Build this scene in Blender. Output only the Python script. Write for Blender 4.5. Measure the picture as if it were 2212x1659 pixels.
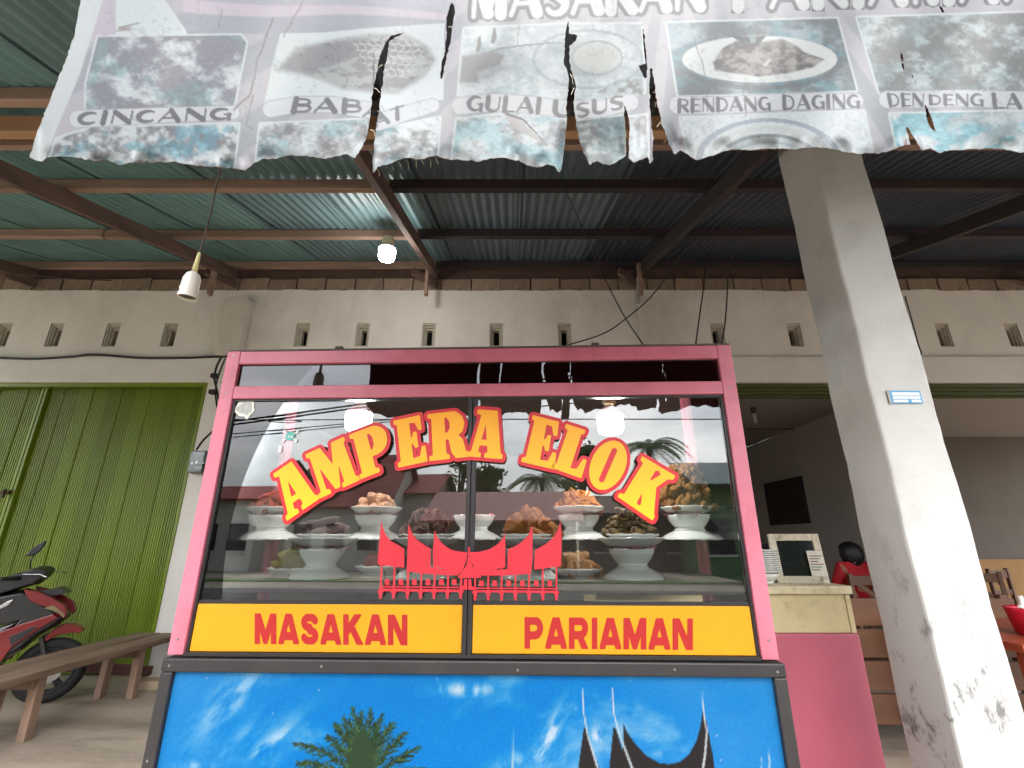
import bpy, bmesh, math, random
import numpy as np
from mathutils import Vector, Matrix

random.seed(7)
rng = np.random.default_rng(7)
R = math.radians
SC = bpy.context.scene
for o in list(bpy.data.objects):
    bpy.data.objects.remove(o)
COL = SC.collection

# ---------------------------------------------------------------- camera
F, CX, CY = 1021.0, 1106.0, 829.5           # focal length and centre, in photo units of 2212 x 1659
TH = math.atan(F / 3115.0)                  # upward pitch
H = 1.25                                    # eye height
cam_d = bpy.data.cameras.new('camera')
cam = bpy.data.objects.new('camera', cam_d)
COL.objects.link(cam)
cam.location = (0, 0, H)
cam.rotation_euler = (math.pi / 2 + TH, 0, 0)
cam_d.sensor_width = 36
cam_d.lens = 36 * F / 2212
cam_d.clip_start = 0.02
cam_d.clip_end = 2000
SC.camera = cam

# ---------------------------------------------------------------- sky, sun, exposure
SUN_EL, SUN_AZ = 54, 205                    # overcast: big soft sun on the street side
w = bpy.data.worlds.new('World')
SC.world = w
w.use_nodes = True
nt = w.node_tree
nt.nodes.clear()
wo = nt.nodes.new('ShaderNodeOutputWorld')
bg = nt.nodes.new('ShaderNodeBackground')
sky = nt.nodes.new('ShaderNodeTexSky')
sky.sky_type = 'NISHITA'
sky.sun_disc = False
sky.sun_elevation = R(SUN_EL)
sky.sun_rotation = R(SUN_AZ)
sky.dust_density = 3.0
hs = nt.nodes.new('ShaderNodeHueSaturation')
hs.inputs['Saturation'].default_value = 0.22
tc = nt.nodes.new('ShaderNodeTexCoord')
mp = nt.nodes.new('ShaderNodeMapping')
mp.inputs['Scale'].default_value = (1, 1, 2.2)
nz = nt.nodes.new('ShaderNodeTexNoise')
nz.inputs['Scale'].default_value = 2.6
nz.inputs['Detail'].default_value = 7
nz.inputs['Roughness'].default_value = 0.55
cr = nt.nodes.new('ShaderNodeValToRGB')
cr.color_ramp.elements[0].position = 0.36
cr.color_ramp.elements[0].color = (0.62, 0.65, 0.70, 1)
cr.color_ramp.elements[1].position = 0.66
cr.color_ramp.elements[1].color = (1.30, 1.28, 1.25, 1)
mx = nt.nodes.new('ShaderNodeMix')
mx.data_type = 'RGBA'
mx.blend_type = 'MULTIPLY'
mx.inputs[0].default_value = 1.0
nt.links.new(sky.outputs[0], hs.inputs['Color'])
nt.links.new(tc.outputs['Generated'], mp.inputs[0])
nt.links.new(mp.outputs[0], nz.inputs['Vector'])
nt.links.new(nz.outputs[0], cr.inputs[0])
nt.links.new(hs.outputs[0], mx.inputs[6])
nt.links.new(cr.outputs[0], mx.inputs[7])
nt.links.new(mx.outputs[2], bg.inputs[0])
nt.links.new(bg.outputs[0], wo.inputs[0])
bg.inputs[1].default_value = 0.15

sd = bpy.data.lights.new('sun', 'SUN')
sd.energy = 0.5
sd.angle = R(50)
sd.color = (1.0, 0.97, 0.93)
sun = bpy.data.objects.new('sun', sd)
COL.objects.link(sun)
az = R(6)                                    # from behind the camera
sdir = Vector((math.sin(az) * math.cos(R(SUN_EL)), -math.cos(az) * math.cos(R(SUN_EL)), math.sin(R(SUN_EL))))
sun.rotation_euler = (-sdir).to_track_quat('-Z', 'Y').to_euler()
sun.location = sdir * 40
sky.sun_rotation = math.atan2(sdir.x, sdir.y)

SC.view_settings.view_transform = 'Standard'
SC.view_settings.look = 'None'
SC.view_settings.exposure = 2.05
SC.view_settings.gamma = 1.0
cy = SC.cycles
cy.use_denoising = True
cy.max_bounces = 6
cy.use_adaptive_sampling = True
cy.adaptive_threshold = 0.03
cy.diffuse_bounces = 3
cy.glossy_bounces = 4
cy.transparent_max_bounces = 16
cy.transmission_bounces = 4
cy.caustics_reflective = False
cy.caustics_refractive = False
cy.sample_clamp_indirect = 6.0

# ---------------------------------------------------------------- geometry of the view
cT, sT = math.cos(TH), math.sin(TH)
D, YAW = 1.85, R(2)                          # the cart's front plane
S = D / 1.57
ca, sa = math.cos(YAW), math.sin(YAW)


def ray(x, y):
    u, v = x - CX, CY - y
    return (u, F * cT - v * sT, F * sT + v * cT)


def at(x, y, Y):
    d = ray(x, y)
    k = Y / d[1]
    return Vector((d[0] * k, Y, H + d[2] * k))


def atz(x, y, z):
    d = ray(x, y)
    k = (z - H) / d[2]
    return Vector((d[0] * k, d[1] * k, z))


def cartp(x, y, off=0.0):
    """photo point -> (s, t) on the cart's plane at local depth off"""
    d = ray(x, y)
    lx, ly = d[0] * ca - d[1] * sa, d[0] * sa + d[1] * ca
    ox, oy = D * sa, -D * ca
    k = (off - oy) / ly
    return ox + lx * k, H + d[2] * k


CARTM = Matrix.Translation((0, D, 0)) @ Matrix.Rotation(-YAW, 4, 'Z')


def cw(lx, ly, z):
    return CARTM @ Vector((lx, ly, z))


def project(p):
    """numpy world points (n,3) -> photo units"""
    X, Y, Z = p[:, 0], p[:, 1], p[:, 2] - H
    f = Y * cT + Z * sT
    v = -Y * sT + Z * cT
    return CX + F * X / f, CY - F * v / f


def mirrored(x, y, Yr):
    """place seen in the cart's glass at photo point x,y, standing at world Y = Yr behind the camera"""
    d = Vector(ray(x, y))
    n = Vector((-sa, -ca, 0))
    o = Vector((0, 0, H))
    k = (Vector((0, D, 0)) - o).dot(n) / d.dot(n)
    p = o + d * k
    r = d - 2 * d.dot(n) * n
    return p + r * ((Yr - p.y) / r.y)


# ---------------------------------------------------------------- materials
def lin(c):
    c = np.asarray(c, float) / 255.0
    return np.where(c <= 0.04045, c / 12.92, ((c + 0.055) / 1.055) ** 2.4)


def lc(c):
    a = lin(c)
    return (float(a[0]), float(a[1]), float(a[2]), 1)


MATS = {}


def mat(name, rgb, rough=0.6, var=0.12, scale=6.0, bump=0.0, bscale=60.0, metal=0.0, dirt=None, dirt_amt=0.35,
        dscale=3.0, stretch=(1, 1, 1), rnd=0.0, spec=0.5, coat=0.0):
    """procedural paint / wood / plaster: noise-varied colour, stains, fine bump"""
    if name in MATS:
        return MATS[name]
    m = bpy.data.materials.new(name)
    m.use_nodes = True
    t = m.node_tree
    b = t.nodes['Principled BSDF']
    co = t.nodes.new('ShaderNodeTexCoord')
    mpn = t.nodes.new('ShaderNodeMapping')
    mpn.inputs['Scale'].default_value = stretch
    t.links.new(co.outputs['Object'], mpn.inputs[0])
    n1 = t.nodes.new('ShaderNodeTexNoise')
    n1.inputs['Scale'].default_value = scale
    n1.inputs['Detail'].default_value = 6
    n1.inputs['Roughness'].default_value = 0.6
    t.links.new(mpn.outputs[0], n1.inputs['Vector'])
    c = lin(rgb)
    rp = t.nodes.new('ShaderNodeValToRGB')
    rp.color_ramp.elements[0].position = 0.3
    rp.color_ramp.elements[1].position = 0.7
    lo, hi = c * (1 - var), np.minimum(c * (1 + var), 0.95)
    rp.color_ramp.elements[0].color = (*lo, 1)
    rp.color_ramp.elements[1].color = (*hi, 1)
    t.links.new(n1.outputs[0], rp.inputs[0])
    out = rp.outputs[0]
    if dirt is not None:
        n2 = t.nodes.new('ShaderNodeTexNoise')
        n2.inputs['Scale'].default_value = dscale
        n2.inputs['Detail'].default_value = 9
        n2.inputs['Roughness'].default_value = 0.68
        t.links.new(mpn.outputs[0], n2.inputs['Vector'])
        r2 = t.nodes.new('ShaderNodeValToRGB')
        r2.color_ramp.elements[0].position = 0.5
        r2.color_ramp.elements[1].position = 0.72
        r2.color_ramp.elements[0].color = (0, 0, 0, 1)
        r2.color_ramp.elements[1].color = (dirt_amt, dirt_amt, dirt_amt, 1)
        t.links.new(n2.outputs[0], r2.inputs[0])
        mm = t.nodes.new('ShaderNodeMix')
        mm.data_type = 'RGBA'
        mm.inputs[7].default_value = lc(dirt)
        t.links.new(r2.outputs[0], mm.inputs[0])
        t.links.new(out, mm.inputs[6])
        out = mm.outputs[2]
    if rnd:
        oi = t.nodes.new('ShaderNodeObjectInfo')
        mr = t.nodes.new('ShaderNodeMapRange')
        mr.inputs['To Min'].default_value = 1 - rnd
        mr.inputs['To Max'].default_value = 1 + rnd
        t.links.new(oi.outputs['Random'], mr.inputs[0])
        hv = t.nodes.new('ShaderNodeHueSaturation')
        t.links.new(mr.outputs[0], hv.inputs['Value'])
        t.links.new(out, hv.inputs['Color'])
        out = hv.outputs[0]
    t.links.new(out, b.inputs['Base Color'])
    b.inputs['Roughness'].default_value = rough
    b.inputs['Metallic'].default_value = metal
    b.inputs['Specular IOR Level'].default_value = spec
    if coat:
        b.inputs['Coat Weight'].default_value = coat
        b.inputs['Coat Roughness'].default_value = 0.12
    if bump:
        n3 = t.nodes.new('ShaderNodeTexNoise')
        n3.inputs['Scale'].default_value = bscale
        n3.inputs['Detail'].default_value = 5
        t.links.new(mpn.outputs[0], n3.inputs['Vector'])
        bp = t.nodes.new('ShaderNodeBump')
        bp.inputs['Strength'].default_value = bump
        bp.inputs['Distance'].default_value = 0.01
        t.links.new(n3.outputs[0], bp.inputs['Height'])
        t.links.new(bp.outputs[0], b.inputs['Normal'])
    MATS[name] = m
    return m


def print_mat(name, rough=0.55, spec=0.3, transl=0.0):
    """flat print: the colours come from the sheet's own colour layer"""
    m = bpy.data.materials.new(name)
    m.use_nodes = True
    t = m.node_tree
    b = t.nodes['Principled BSDF']
    a = t.nodes.new('ShaderNodeAttribute')
    a.attribute_name = 'Col'
    t.links.new(a.outputs[0], b.inputs['Base Color'])
    b.inputs['Roughness'].default_value = rough
    b.inputs['Specular IOR Level'].default_value = spec
    n3 = t.nodes.new('ShaderNodeTexNoise')
    n3.inputs['Scale'].default_value = 30
    n3.inputs['Detail'].default_value = 4
    bp = t.nodes.new('ShaderNodeBump')
    bp.inputs['Strength'].default_value = 0.08
    bp.inputs['Distance'].default_value = 0.01
    t.links.new(n3.outputs[0], bp.inputs['Height'])
    t.links.new(bp.outputs[0], b.inputs['Normal'])
    if transl:
        tr = t.nodes.new('ShaderNodeBsdfTranslucent')
        t.links.new(a.outputs[0], tr.inputs[0])
        ms = t.nodes.new('ShaderNodeMixShader')
        ms.inputs[0].default_value = transl
        t.links.new(b.outputs[0], ms.inputs[1])
        t.links.new(tr.outputs[0], ms.inputs[2])
        t.links.new(ms.outputs[0], t.nodes['Material Output'].inputs[0])
    return m


def glass_mat(name, tint=(0.93, 0.95, 0.94), rough=0.0, ior=1.9):
    m = bpy.data.materials.new(name)
    m.use_nodes = True
    t = m.node_tree
    t.nodes.clear()
    o = t.nodes.new('ShaderNodeOutputMaterial')
    tr = t.nodes.new('ShaderNodeBsdfTransparent')
    tr.inputs[0].default_value = (*tint, 1)
    gl = t.nodes.new('ShaderNodeBsdfGlossy')
    gl.inputs['Roughness'].default_value = rough
    fr = t.nodes.new('ShaderNodeFresnel')
    fr.inputs[0].default_value = ior
    ms = t.nodes.new('ShaderNodeMixShader')
    t.links.new(fr.outputs[0], ms.inputs[0])
    t.links.new(tr.outputs[0], ms.inputs[1])
    t.links.new(gl.outputs[0], ms.inputs[2])
    t.links.new(ms.outputs[0], o.inputs[0])
    return m


def emit_mat(name, rgb, strength):
    m = bpy.data.materials.new(name)
    m.use_nodes = True
    b = m.node_tree.nodes['Principled BSDF']
    b.inputs['Base Color'].default_value = (0.8, 0.8, 0.8, 1)
    b.inputs['Emission Color'].default_value = (*rgb, 1)
    b.inputs['Emission Strength'].default_value = strength
    return m


def grad_mat(name, lo, hi, z0, z1, rough=0.4):
    """printed vinyl with a colour gradient along local z (part of the print)"""
    m = bpy.data.materials.new(name)
    m.use_nodes = True
    t = m.node_tree
    b = t.nodes['Principled BSDF']
    co = t.nodes.new('ShaderNodeTexCoord')
    sp = t.nodes.new('ShaderNodeSeparateXYZ')
    mr = t.nodes.new('ShaderNodeMapRange')
    mr.inputs['From Min'].default_value = z0
    mr.inputs['From Max'].default_value = z1
    rp = t.nodes.new('ShaderNodeMix')
    rp.data_type = 'RGBA'
    rp.inputs[6].default_value = lc(lo)
    rp.inputs[7].default_value = lc(hi)
    t.links.new(co.outputs['Object'], sp.inputs[0])
    t.links.new(sp.outputs[2], mr.inputs[0])
    t.links.new(mr.outputs[0], rp.inputs[0])
    t.links.new(rp.outputs[2], b.inputs['Base Color'])
    b.inputs['Roughness'].default_value = rough
    return m


# ---------------------------------------------------------------- mesh helpers
class MB:
    def __init__(s):
        s.v, s.f = [], []

    def add(s, vs, fs):
        k = len(s.v)
        s.v += [tuple(p) for p in vs]
        s.f += [tuple(i + k for i in f) for f in fs]
        return s

    def box(s, x0, x1, y0, y1, z0, z1):
        return s.add([(x0, y0, z0), (x1, y0, z0), (x1, y1, z0), (x0, y1, z0), (x0, y0, z1), (x1, y0, z1), (x1, y1, z1), (x0, y1, z1)],
                     [(0, 3, 2, 1), (4, 5, 6, 7), (0, 1, 5, 4), (1, 2, 6, 5), (2, 3, 7, 6), (3, 0, 4, 7)])

    def bar(s, p, q, wx, wz, up=(0, 0, 1)):
        p, q = Vector(p), Vector(q)
        d = (q - p).normalized()
        a = d.cross(Vector(up))
        if a.length < 1e-4:
            a = d.cross(Vector((0, 1, 0)))
        a.normalize()
        b = a.cross(d).normalized()
        vs = []
        for e in (p, q):
            for i, j in ((-1, -1), (1, -1), (1, 1), (-1, 1)):
                vs.append(e + a * (i * wx / 2) + b * (j * wz / 2))
        return s.add(vs, [(0, 1, 2, 3), (7, 6, 5, 4), (0, 4, 5, 1), (1, 5, 6, 2), (2, 6, 7, 3), (3, 7, 4, 0)])

    def tube(s, pts, r, n=8, cap=True):
        pts = [Vector(p) for p in pts]
        rs = r if isinstance(r, (list, tuple)) else [r] * len(pts)
        vs, fs = [], []
        ref = None
        for i, p in enumerate(pts):
            d = (pts[min(i + 1, len(pts) - 1)] - pts[max(i - 1, 0)]).normalized()
            if ref is None:
                ref = d.orthogonal().normalized()
            a = (ref - d * ref.dot(d)).normalized()
            ref = a
            b = d.cross(a)
            for k in range(n):
                t = 2 * math.pi * k / n
                vs.append(p + (a * math.cos(t) + b * math.sin(t)) * rs[i])
        for i in range(len(pts) - 1):
            for k in range(n):
                fs.append((i * n + k, i * n + (k + 1) % n, (i + 1) * n + (k + 1) % n, (i + 1) * n + k))
        if cap:
            fs.append(tuple(range(n))[::-1])
            fs.append(tuple(range((len(pts) - 1) * n, len(pts) * n)))
        return s.add(vs, fs)

    def lathe(s, prof, n=28, c=(0, 0, 0), wave=None):
        """prof: (r, z) from axis outwards; wave: {index: (amp, count)}"""
        vs, fs = [], []
        for i, (r, z) in enumerate(prof):
            for k in range(n):
                t = 2 * math.pi * k / n
                dz = 0
                if wave and i in wave:
                    dz = wave[i][0] * math.cos(wave[i][1] * t)
                vs.append((c[0] + r * math.cos(t), c[1] + r * math.sin(t), c[2] + z + dz))
        for i in range(len(prof) - 1):
            for k in range(n):
                fs.append((i * n + k, i * n + (k + 1) % n, (i + 1) * n + (k + 1) % n, (i + 1) * n + k))
        return s.add(vs, fs)

    def prism(s, poly, y0, y1, inset=0.0):
        """poly in (x,z), extruded along y from y0 to y1"""
        n = len(poly)
        cx = sum(p[0] for p in poly) / n
        cz = sum(p[1] for p in poly) / n
        q = [(cx + (x - cx) * (1 - inset), cz + (z - cz) * (1 - inset)) for x, z in poly]
        vs = [(x, y0, z) for x, z in q] + [(x, y1, z) for x, z in q]
        if inset:
            vs = [(x, y0, z) for x, z in q] + [(x, y0 * .55 + y1 * .45, z) for x, z in poly] + [(x, y0 * .45 + y1 * .55, z) for x, z in poly] + [(x, y1, z) for x, z in q]
        L = len(vs) // n
        fs = [tuple(range(n)), tuple(range((L - 1) * n, L * n))[::-1]]
        for l in range(L - 1):
            for i in range(n):
                fs.append((l * n + i, (l + 1) * n + i, (l + 1) * n + (i + 1) % n, l * n + (i + 1) % n))
        return s.add(vs, fs)

    def mesh(s, name, fix=True):
        me = bpy.data.meshes.new(name)
        me.from_pydata(s.v, [], s.f)
        if fix:
            bm = bmesh.new()
            bm.from_mesh(me)
            bmesh.ops.recalc_face_normals(bm, faces=bm.faces)
            bm.to_mesh(me)
            bm.free()
        return me

    def build(s, name, m, parent=None, smooth=False, loc=None, bevel=0.0, fix=True):
        me = s.mesh(name, fix)
        return link(name, me, m, parent, smooth, loc, bevel)


def link(name, me, m, parent=None, smooth=False, loc=None, bevel=0.0):
    if m is not None and not me.materials:
        me.materials.append(m)
    if smooth:
        me.polygons.foreach_set('use_smooth', [True] * len(me.polygons))
    o = bpy.data.objects.new(name, me)
    COL.objects.link(o)
    if parent is not None:
        o.parent = parent
    if loc is not None:
        o.location = loc
    if bevel:
        b = o.modifiers.new('bevel', 'BEVEL')
        b.width = bevel
        b.segments = 2
        b.limit_method = 'ANGLE'
    return o


def empty(name, label, cat, loc=(0, 0, 0), rz=0.0, group=None):
    o = bpy.data.objects.new(name, None)
    COL.objects.link(o)
    o.location = loc
    o.rotation_euler = (0, 0, rz)
    o.empty_display_size = 0.1
    return tag(o, label, cat, group)


def tag(o, label, cat, group=None):
    o['label'] = label
    o['category'] = cat
    if group:
        o['group'] = group
    return o


def structure(o):
    o['kind'] = 'structure'
    return o


def catmull(pts, n=8):
    pts = [Vector(p) for p in pts]
    P = [pts[0] * 2 - pts[1]] + pts + [pts[-1] * 2 - pts[-2]]
    out = []
    for i in range(1, len(P) - 2):
        for k in range(n):
            t = k / n
            a, b, c, d = P[i - 1], P[i], P[i + 1], P[i + 2]
            out.append(0.5 * ((2 * b) + (c - a) * t + (2 * a - 5 * b + 4 * c - d) * t * t + (3 * b - a - 3 * c + d) * t ** 3))
    out.append(pts[-1])
    return out


# ---------------------------------------------------------------- numpy noise and flat shapes
def vnoise(x, y, seed):
    g = np.random.default_rng(seed).random((64, 64))
    xi, yi = np.floor(x).astype(int), np.floor(y).astype(int)
    fx, fy = x - xi, y - yi
    fx, fy = fx * fx * (3 - 2 * fx), fy * fy * (3 - 2 * fy)
    a = g[yi % 64, xi % 64]
    b = g[yi % 64, (xi + 1) % 64]
    c = g[(yi + 1) % 64, xi % 64]
    d = g[(yi + 1) % 64, (xi + 1) % 64]
    return (a * (1 - fx) + b * fx) * (1 - fy) + (c * (1 - fx) + d * fx) * fy


def fbm(x, y, seed, oct=5, gain=0.55):
    s, a, t = 0, 1.0, 0
    for i in range(oct):
        s = s + a * vnoise(x * 2 ** i + 7.3 * i, y * 2 ** i + 3.1 * i, seed + i)
        t += a
        a *= gain
    return s / t


def sstep(a, b, x):
    t = np.clip((x - a) / (b - a), 0, 1)
    return t * t * (3 - 2 * t)


def poly_sd(X, Y, poly):
    """signed distance (negative inside) to one polygon"""
    P = np.asarray(poly, float)
    d = np.full(X.shape, 1e18)
    ins = np.zeros(X.shape, bool)
    n = len(P)
    for i in range(n):
        ax, ay = P[i]
        bx, by = P[(i + 1) % n]
        ex, ey = bx - ax, by - ay
        wx, wy = X - ax, Y - ay
        q = np.clip((wx * ex + wy * ey) / (ex * ex + ey * ey + 1e-18), 0, 1)
        d = np.minimum(d, (wx - ex * q) ** 2 + (wy - ey * q) ** 2)
        if ay != by:
            c = (ay > Y) != (by > Y)
            ins ^= c & (X < ex * (Y - ay) / ey + ax)
    return np.sqrt(d) * np.where(ins, -1, 1)


def stroke_sd(X, Y, pts, w0, w1=None):
    w1 = w0 if w1 is None else w1
    d = np.full(X.shape, 1e9)
    n = len(pts) - 1
    for i in range(n):
        ax, ay = pts[i]
        bx, by = pts[i + 1]
        ex, ey = bx - ax, by - ay
        q = np.clip(((X - ax) * ex + (Y - ay) * ey) / (ex * ex + ey * ey + 1e-12), 0, 1)
        ww = w0 + (w1 - w0) * (i + q) / n
        d = np.minimum(d, np.hypot(X - ax - ex * q, Y - ay - ey * q) - ww / 2)
    return d


def gl_arc(cx, cy_, rx, ry, a0, a1, n=10):
    return [(cx + rx * math.cos(R(a0 + (a1 - a0) * i / n)), cy_ + ry * math.sin(R(a0 + (a1 - a0) * i / n))) for i in range(n + 1)]


def contour(f, xs, ys):
    """region f<0 on a grid -> vertices (n,2), faces"""
    ny, nx = f.shape
    ins = f < 0
    c = ins[:-1, :-1].astype(int) + ins[:-1, 1:] + ins[1:, 1:] + ins[1:, :-1]
    full = np.argwhere(c == 4)
    vid = -np.ones(ny * nx, int)
    i, j = full[:, 0], full[:, 1]
    quads = np.stack([i * nx + j, i * nx + j + 1, (i + 1) * nx + j + 1, (i + 1) * nx + j], 1)
    verts, faces, cache = [], [], {}

    def gv(a):
        k = int(a)
        if k not in cache:
            cache[k] = len(verts)
            verts.append((xs[k % nx], ys[k // nx]))
        return cache[k]

    def ev(a, b):
        k = (min(a, b), max(a, b))
        if k not in cache:
            fa, fb = f[a // nx, a % nx], f[b // nx, b % nx]
            t = fa / (fa - fb)
            cache[k] = len(verts)
            verts.append((xs[a % nx] + (xs[b % nx] - xs[a % nx]) * t, ys[a // nx] + (ys[b // nx] - ys[a // nx]) * t))
        return cache[k]

    fl = ins.ravel()
    for i, j in np.argwhere((c > 0) & (c < 4)):
        q = [i * nx + j, i * nx + j + 1, (i + 1) * nx + j + 1, (i + 1) * nx + j]
        q = [int(z) for z in q]
        poly = []
        for k in range(4):
            a, b = q[k], q[(k + 1) % 4]
            if fl[a]:
                poly.append(gv(a))
            if fl[a] != fl[b]:
                poly.append(ev(a, b))
        if len(poly) >= 3:
            faces.append(tuple(poly))
    for q in quads:
        faces.append(tuple(gv(z) for z in q))
    return np.array(verts), faces


def flat_mesh(name, sdf, x0, x1, y0, y1, step, y_off=0.0):
    """flat cut-out in the cart's local x/z plane"""
    xs, ys = np.arange(x0, x1 + step, step), np.arange(y0, y1 + step, step)
    X, Y = np.meshgrid(xs, ys)
    v, f = contour(sdf(X, Y), xs, ys)
    me = bpy.data.meshes.new(name)
    me.from_pydata([(a, y_off, b) for a, b in v], [], f)
    return me


# ---------------------------------------------------------------- common materials
PLASTER = mat('plaster_white', (234, 228, 219), 0.85, 0.06, 1.6, 0.25, 35, dirt=(120, 108, 92), dirt_amt=0.28, dscale=1.1, stretch=(1, 1, .6))
LINTEL = mat('plaster_lintel', (228, 225, 218), 0.8, 0.05, 2.2, 0.2, 40, dirt=(140, 128, 110), dirt_amt=0.2, dscale=1.4)
BLOCK = mat('concrete_block', (152, 132, 112), 0.95, 0.2, 9, 0.6, 50, dirt=(80, 68, 60), dirt_amt=0.5, dscale=7, rnd=0.14)
MORTAR = mat('mortar', (105, 94, 84), 0.95, 0.2, 14, 0.6, 60)
GREEN = mat('green_door_paint', (108, 127, 22), 0.36, 0.08, 2.0, 0.0, 25, dirt=(84, 96, 24), dirt_amt=0.35, dscale=1.2, stretch=(1, 1, .25), rnd=0.15)
WOOD = mat('canopy_timber', (150, 124, 108), 0.8, 0.25, 3.0, 0.35, 30, dirt=(98, 76, 66), dirt_amt=0.6, dscale=2.0, stretch=(.35, 3, 3), rnd=0.14)
WOOD_DARKER = mat('darker_timber', (54, 46, 45), 0.85, 0.2, 3.0, 0.3, 30, stretch=(.35, 3, 3), rnd=0.12)  # darker timber for the right-hand purlins and rafters
WOOD_D = mat('dark_timber', (98, 76, 68), 0.8, 0.25, 3.0, 0.35, 30, dirt=(56, 42, 38), dirt_amt=0.6, dscale=2.0, stretch=(3, .35, 3), rnd=0.12)
BENCHW = mat('weathered_bench_wood', (128, 106, 86), 0.75, 0.3, 3.0, 0.4, 28, dirt=(62, 48, 40), dirt_amt=0.6, dscale=2.5, stretch=(4, .4, 4))
PINK = mat('pink_paint', (202, 114, 132), 0.38, 0.05, 2.2, 0.05, 18, dirt=(146, 70, 82), dirt_amt=0.6, dscale=3.2)
BLACK = mat('black_frame', (40, 38, 39), 0.45, 0.15, 6, 0.08, 50, dirt=(72, 68, 66), dirt_amt=0.35, dscale=5)
ALU = mat('dark_aluminium', (58, 55, 56), 0.35, 0.1, 8, 0.0, 40, metal=0.5)
YELLOW = mat('yellow_vinyl', (206, 146, 12), 0.35, 0.03, 2, 0.03, 12)
REDV = mat('red_vinyl', (166, 26, 24), 0.4, 0.04, 3)
REDV2 = mat('red_window_vinyl', (200, 36, 52), 0.4, 0.04, 3)
PORCELAIN = mat('white_porcelain', (238, 240, 236), 0.12, 0.02, 3)
GLASS = glass_mat('window_glass')
GLASS2 = glass_mat('thin_clear_glass', ior=1.45)
BULBW = mat('lamp_white_plastic', (236, 234, 224), 0.35, 0.03, 4)
CABLE = mat('black_cable', (30, 27, 26), 0.6, 0.1, 5)
CHROME = mat('bright_metal', (205, 205, 205), 0.22, 0.05, 5, metal=0.9)
RUBBER = mat('tyre_rubber', (30, 29, 29), 0.8, 0.15, 9, 0.2, 90)
SCRED = mat('scooter_red', (122, 20, 24), 0.28, 0.06, 4, coat=0.4)
SCBLK = mat('scooter_black', (34, 33, 35), 0.32, 0.1, 5, coat=0.2)
SCGRY = mat('scooter_grey', (128, 130, 134), 0.4, 0.08, 4)
HINT = mat('interior_wall', (160, 152, 145), 0.9, 0.06, 1.5, 0.15, 30)
TABLEW = mat('varnished_wood', (104, 68, 44), 0.45, 0.22, 2.5, 0.15, 30, stretch=(.5, 3, 3))

# ================================================================ the setting
CONC = mat('worn_concrete', (170, 156, 140), 0.6, 0.22, 1.3, 0.35, 18, dirt=(92, 80, 68), dirt_amt=0.75, dscale=1.8, stretch=(.55, 1.6, 1))
SOIL = mat('roadside_earth', (150, 144, 130), 0.95, 0.2, 0.7, 0.5, 12, dirt=(112, 104, 88), dirt_amt=0.7, dscale=0.35)
ASPH = mat('asphalt', (72, 72, 72), 0.9, 0.15, 3, 0.4, 60, dirt=(108, 100, 90), dirt_amt=0.4, dscale=0.8)
GRASS = mat('grass_green', (78, 104, 42), 0.95, 0.3, 2.5, 0.7, 20)
WY = 5.10                                    # front face of the shop wall
structure(MB().box(-400, 400, -400, 400, -0.5, -0.16).build('ground', SOIL))
structure(MB().box(-12, 14, -0.6, 12.0, -0.3, 0.0).build('terrace_floor', CONC))
structure(MB().box(-200, 200, -11.0, -4.0, -0.4, -0.145).build('road', ASPH))
structure(MB().box(-200, 200, -14.4, -13.3, -0.4, -0.12).build('grass_verge', GRASS))

# ---------------------------------------------------------------- shop building
shop = empty('shop_building', 'long white plastered shop building with a green folding door and slot vents', 'building', (0, WY, 0))
X0, X1 = -10.0, 10.0
VX = [-7.4, -6.65, -5.99, -5.38, -4.71, -4.03, -2.47, -1.76, -0.98, -0.185, 0.62, 2.42, 3.33, 4.2, 5.08, 5.9, 6.7]
VW, VZ0, VZ1 = 0.158, 3.38, 3.68
wl = MB()
wl.box(X0, X1, 0, .15, 3.24, VZ0)
wl.box(X0, X1, 0, .15, VZ1, 4.09)
px = X0
for vx in VX:
    wl.box(px, vx - VW / 2, 0, .15, VZ0, VZ1)
    px = vx + VW / 2
wl.box(px, X1, 0, .15, VZ0, VZ1)
wl.build('upper_wall', PLASTER, shop)
MB().box(X0, X1, .16, .30, 3.24, 4.6).build('dark_backing', mat('dark_void', (22, 20, 19), 0.95), shop)  # near-black backing stands in for the shade inside the vent slots
# stepped slot vents
vm = MB()
steps = [(VW / 2, VZ1, VZ0, 0.0), (VW / 2, VZ1 - .002, VZ0 + .002, .012), (.064, VZ1 - .02, VZ0 + .014, .014), (.064, VZ1 - .02, VZ0 + .014, .036),
         (.049, VZ1 - .042, VZ0 + .026, .038), (.049, VZ1 - .042, VZ0 + .026, .062), (.032, VZ1 - .066, VZ0 + .04, .064), (.032, VZ1 - .066, VZ0 + .04, .14)]
vs, fs = [], []
for k, (hw, zt, zb, yy) in enumerate(steps):
    vs += [(-hw, yy, zb), (hw, yy, zb), (hw, yy, zt), (-hw, yy, zt)]
    if k:
        a, b = (k - 1) * 4, k * 4
        for i in range(4):
            fs.append((a + i, a + (i + 1) % 4, b + (i + 1) % 4, b + i))
vme = bpy.data.meshes.new('vent')
vme.from_pydata(vs, [], fs)
VENT = mat('vent_plaster', (196, 188, 172), 0.85, 0.1, 6, 0.2, 40, dirt=(90, 80, 70), dirt_amt=0.5, dscale=6)
vme.materials.append(VENT)
for vx in VX:
    link('vent', vme, None, shop, loc=(vx, 0, 0))
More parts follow.
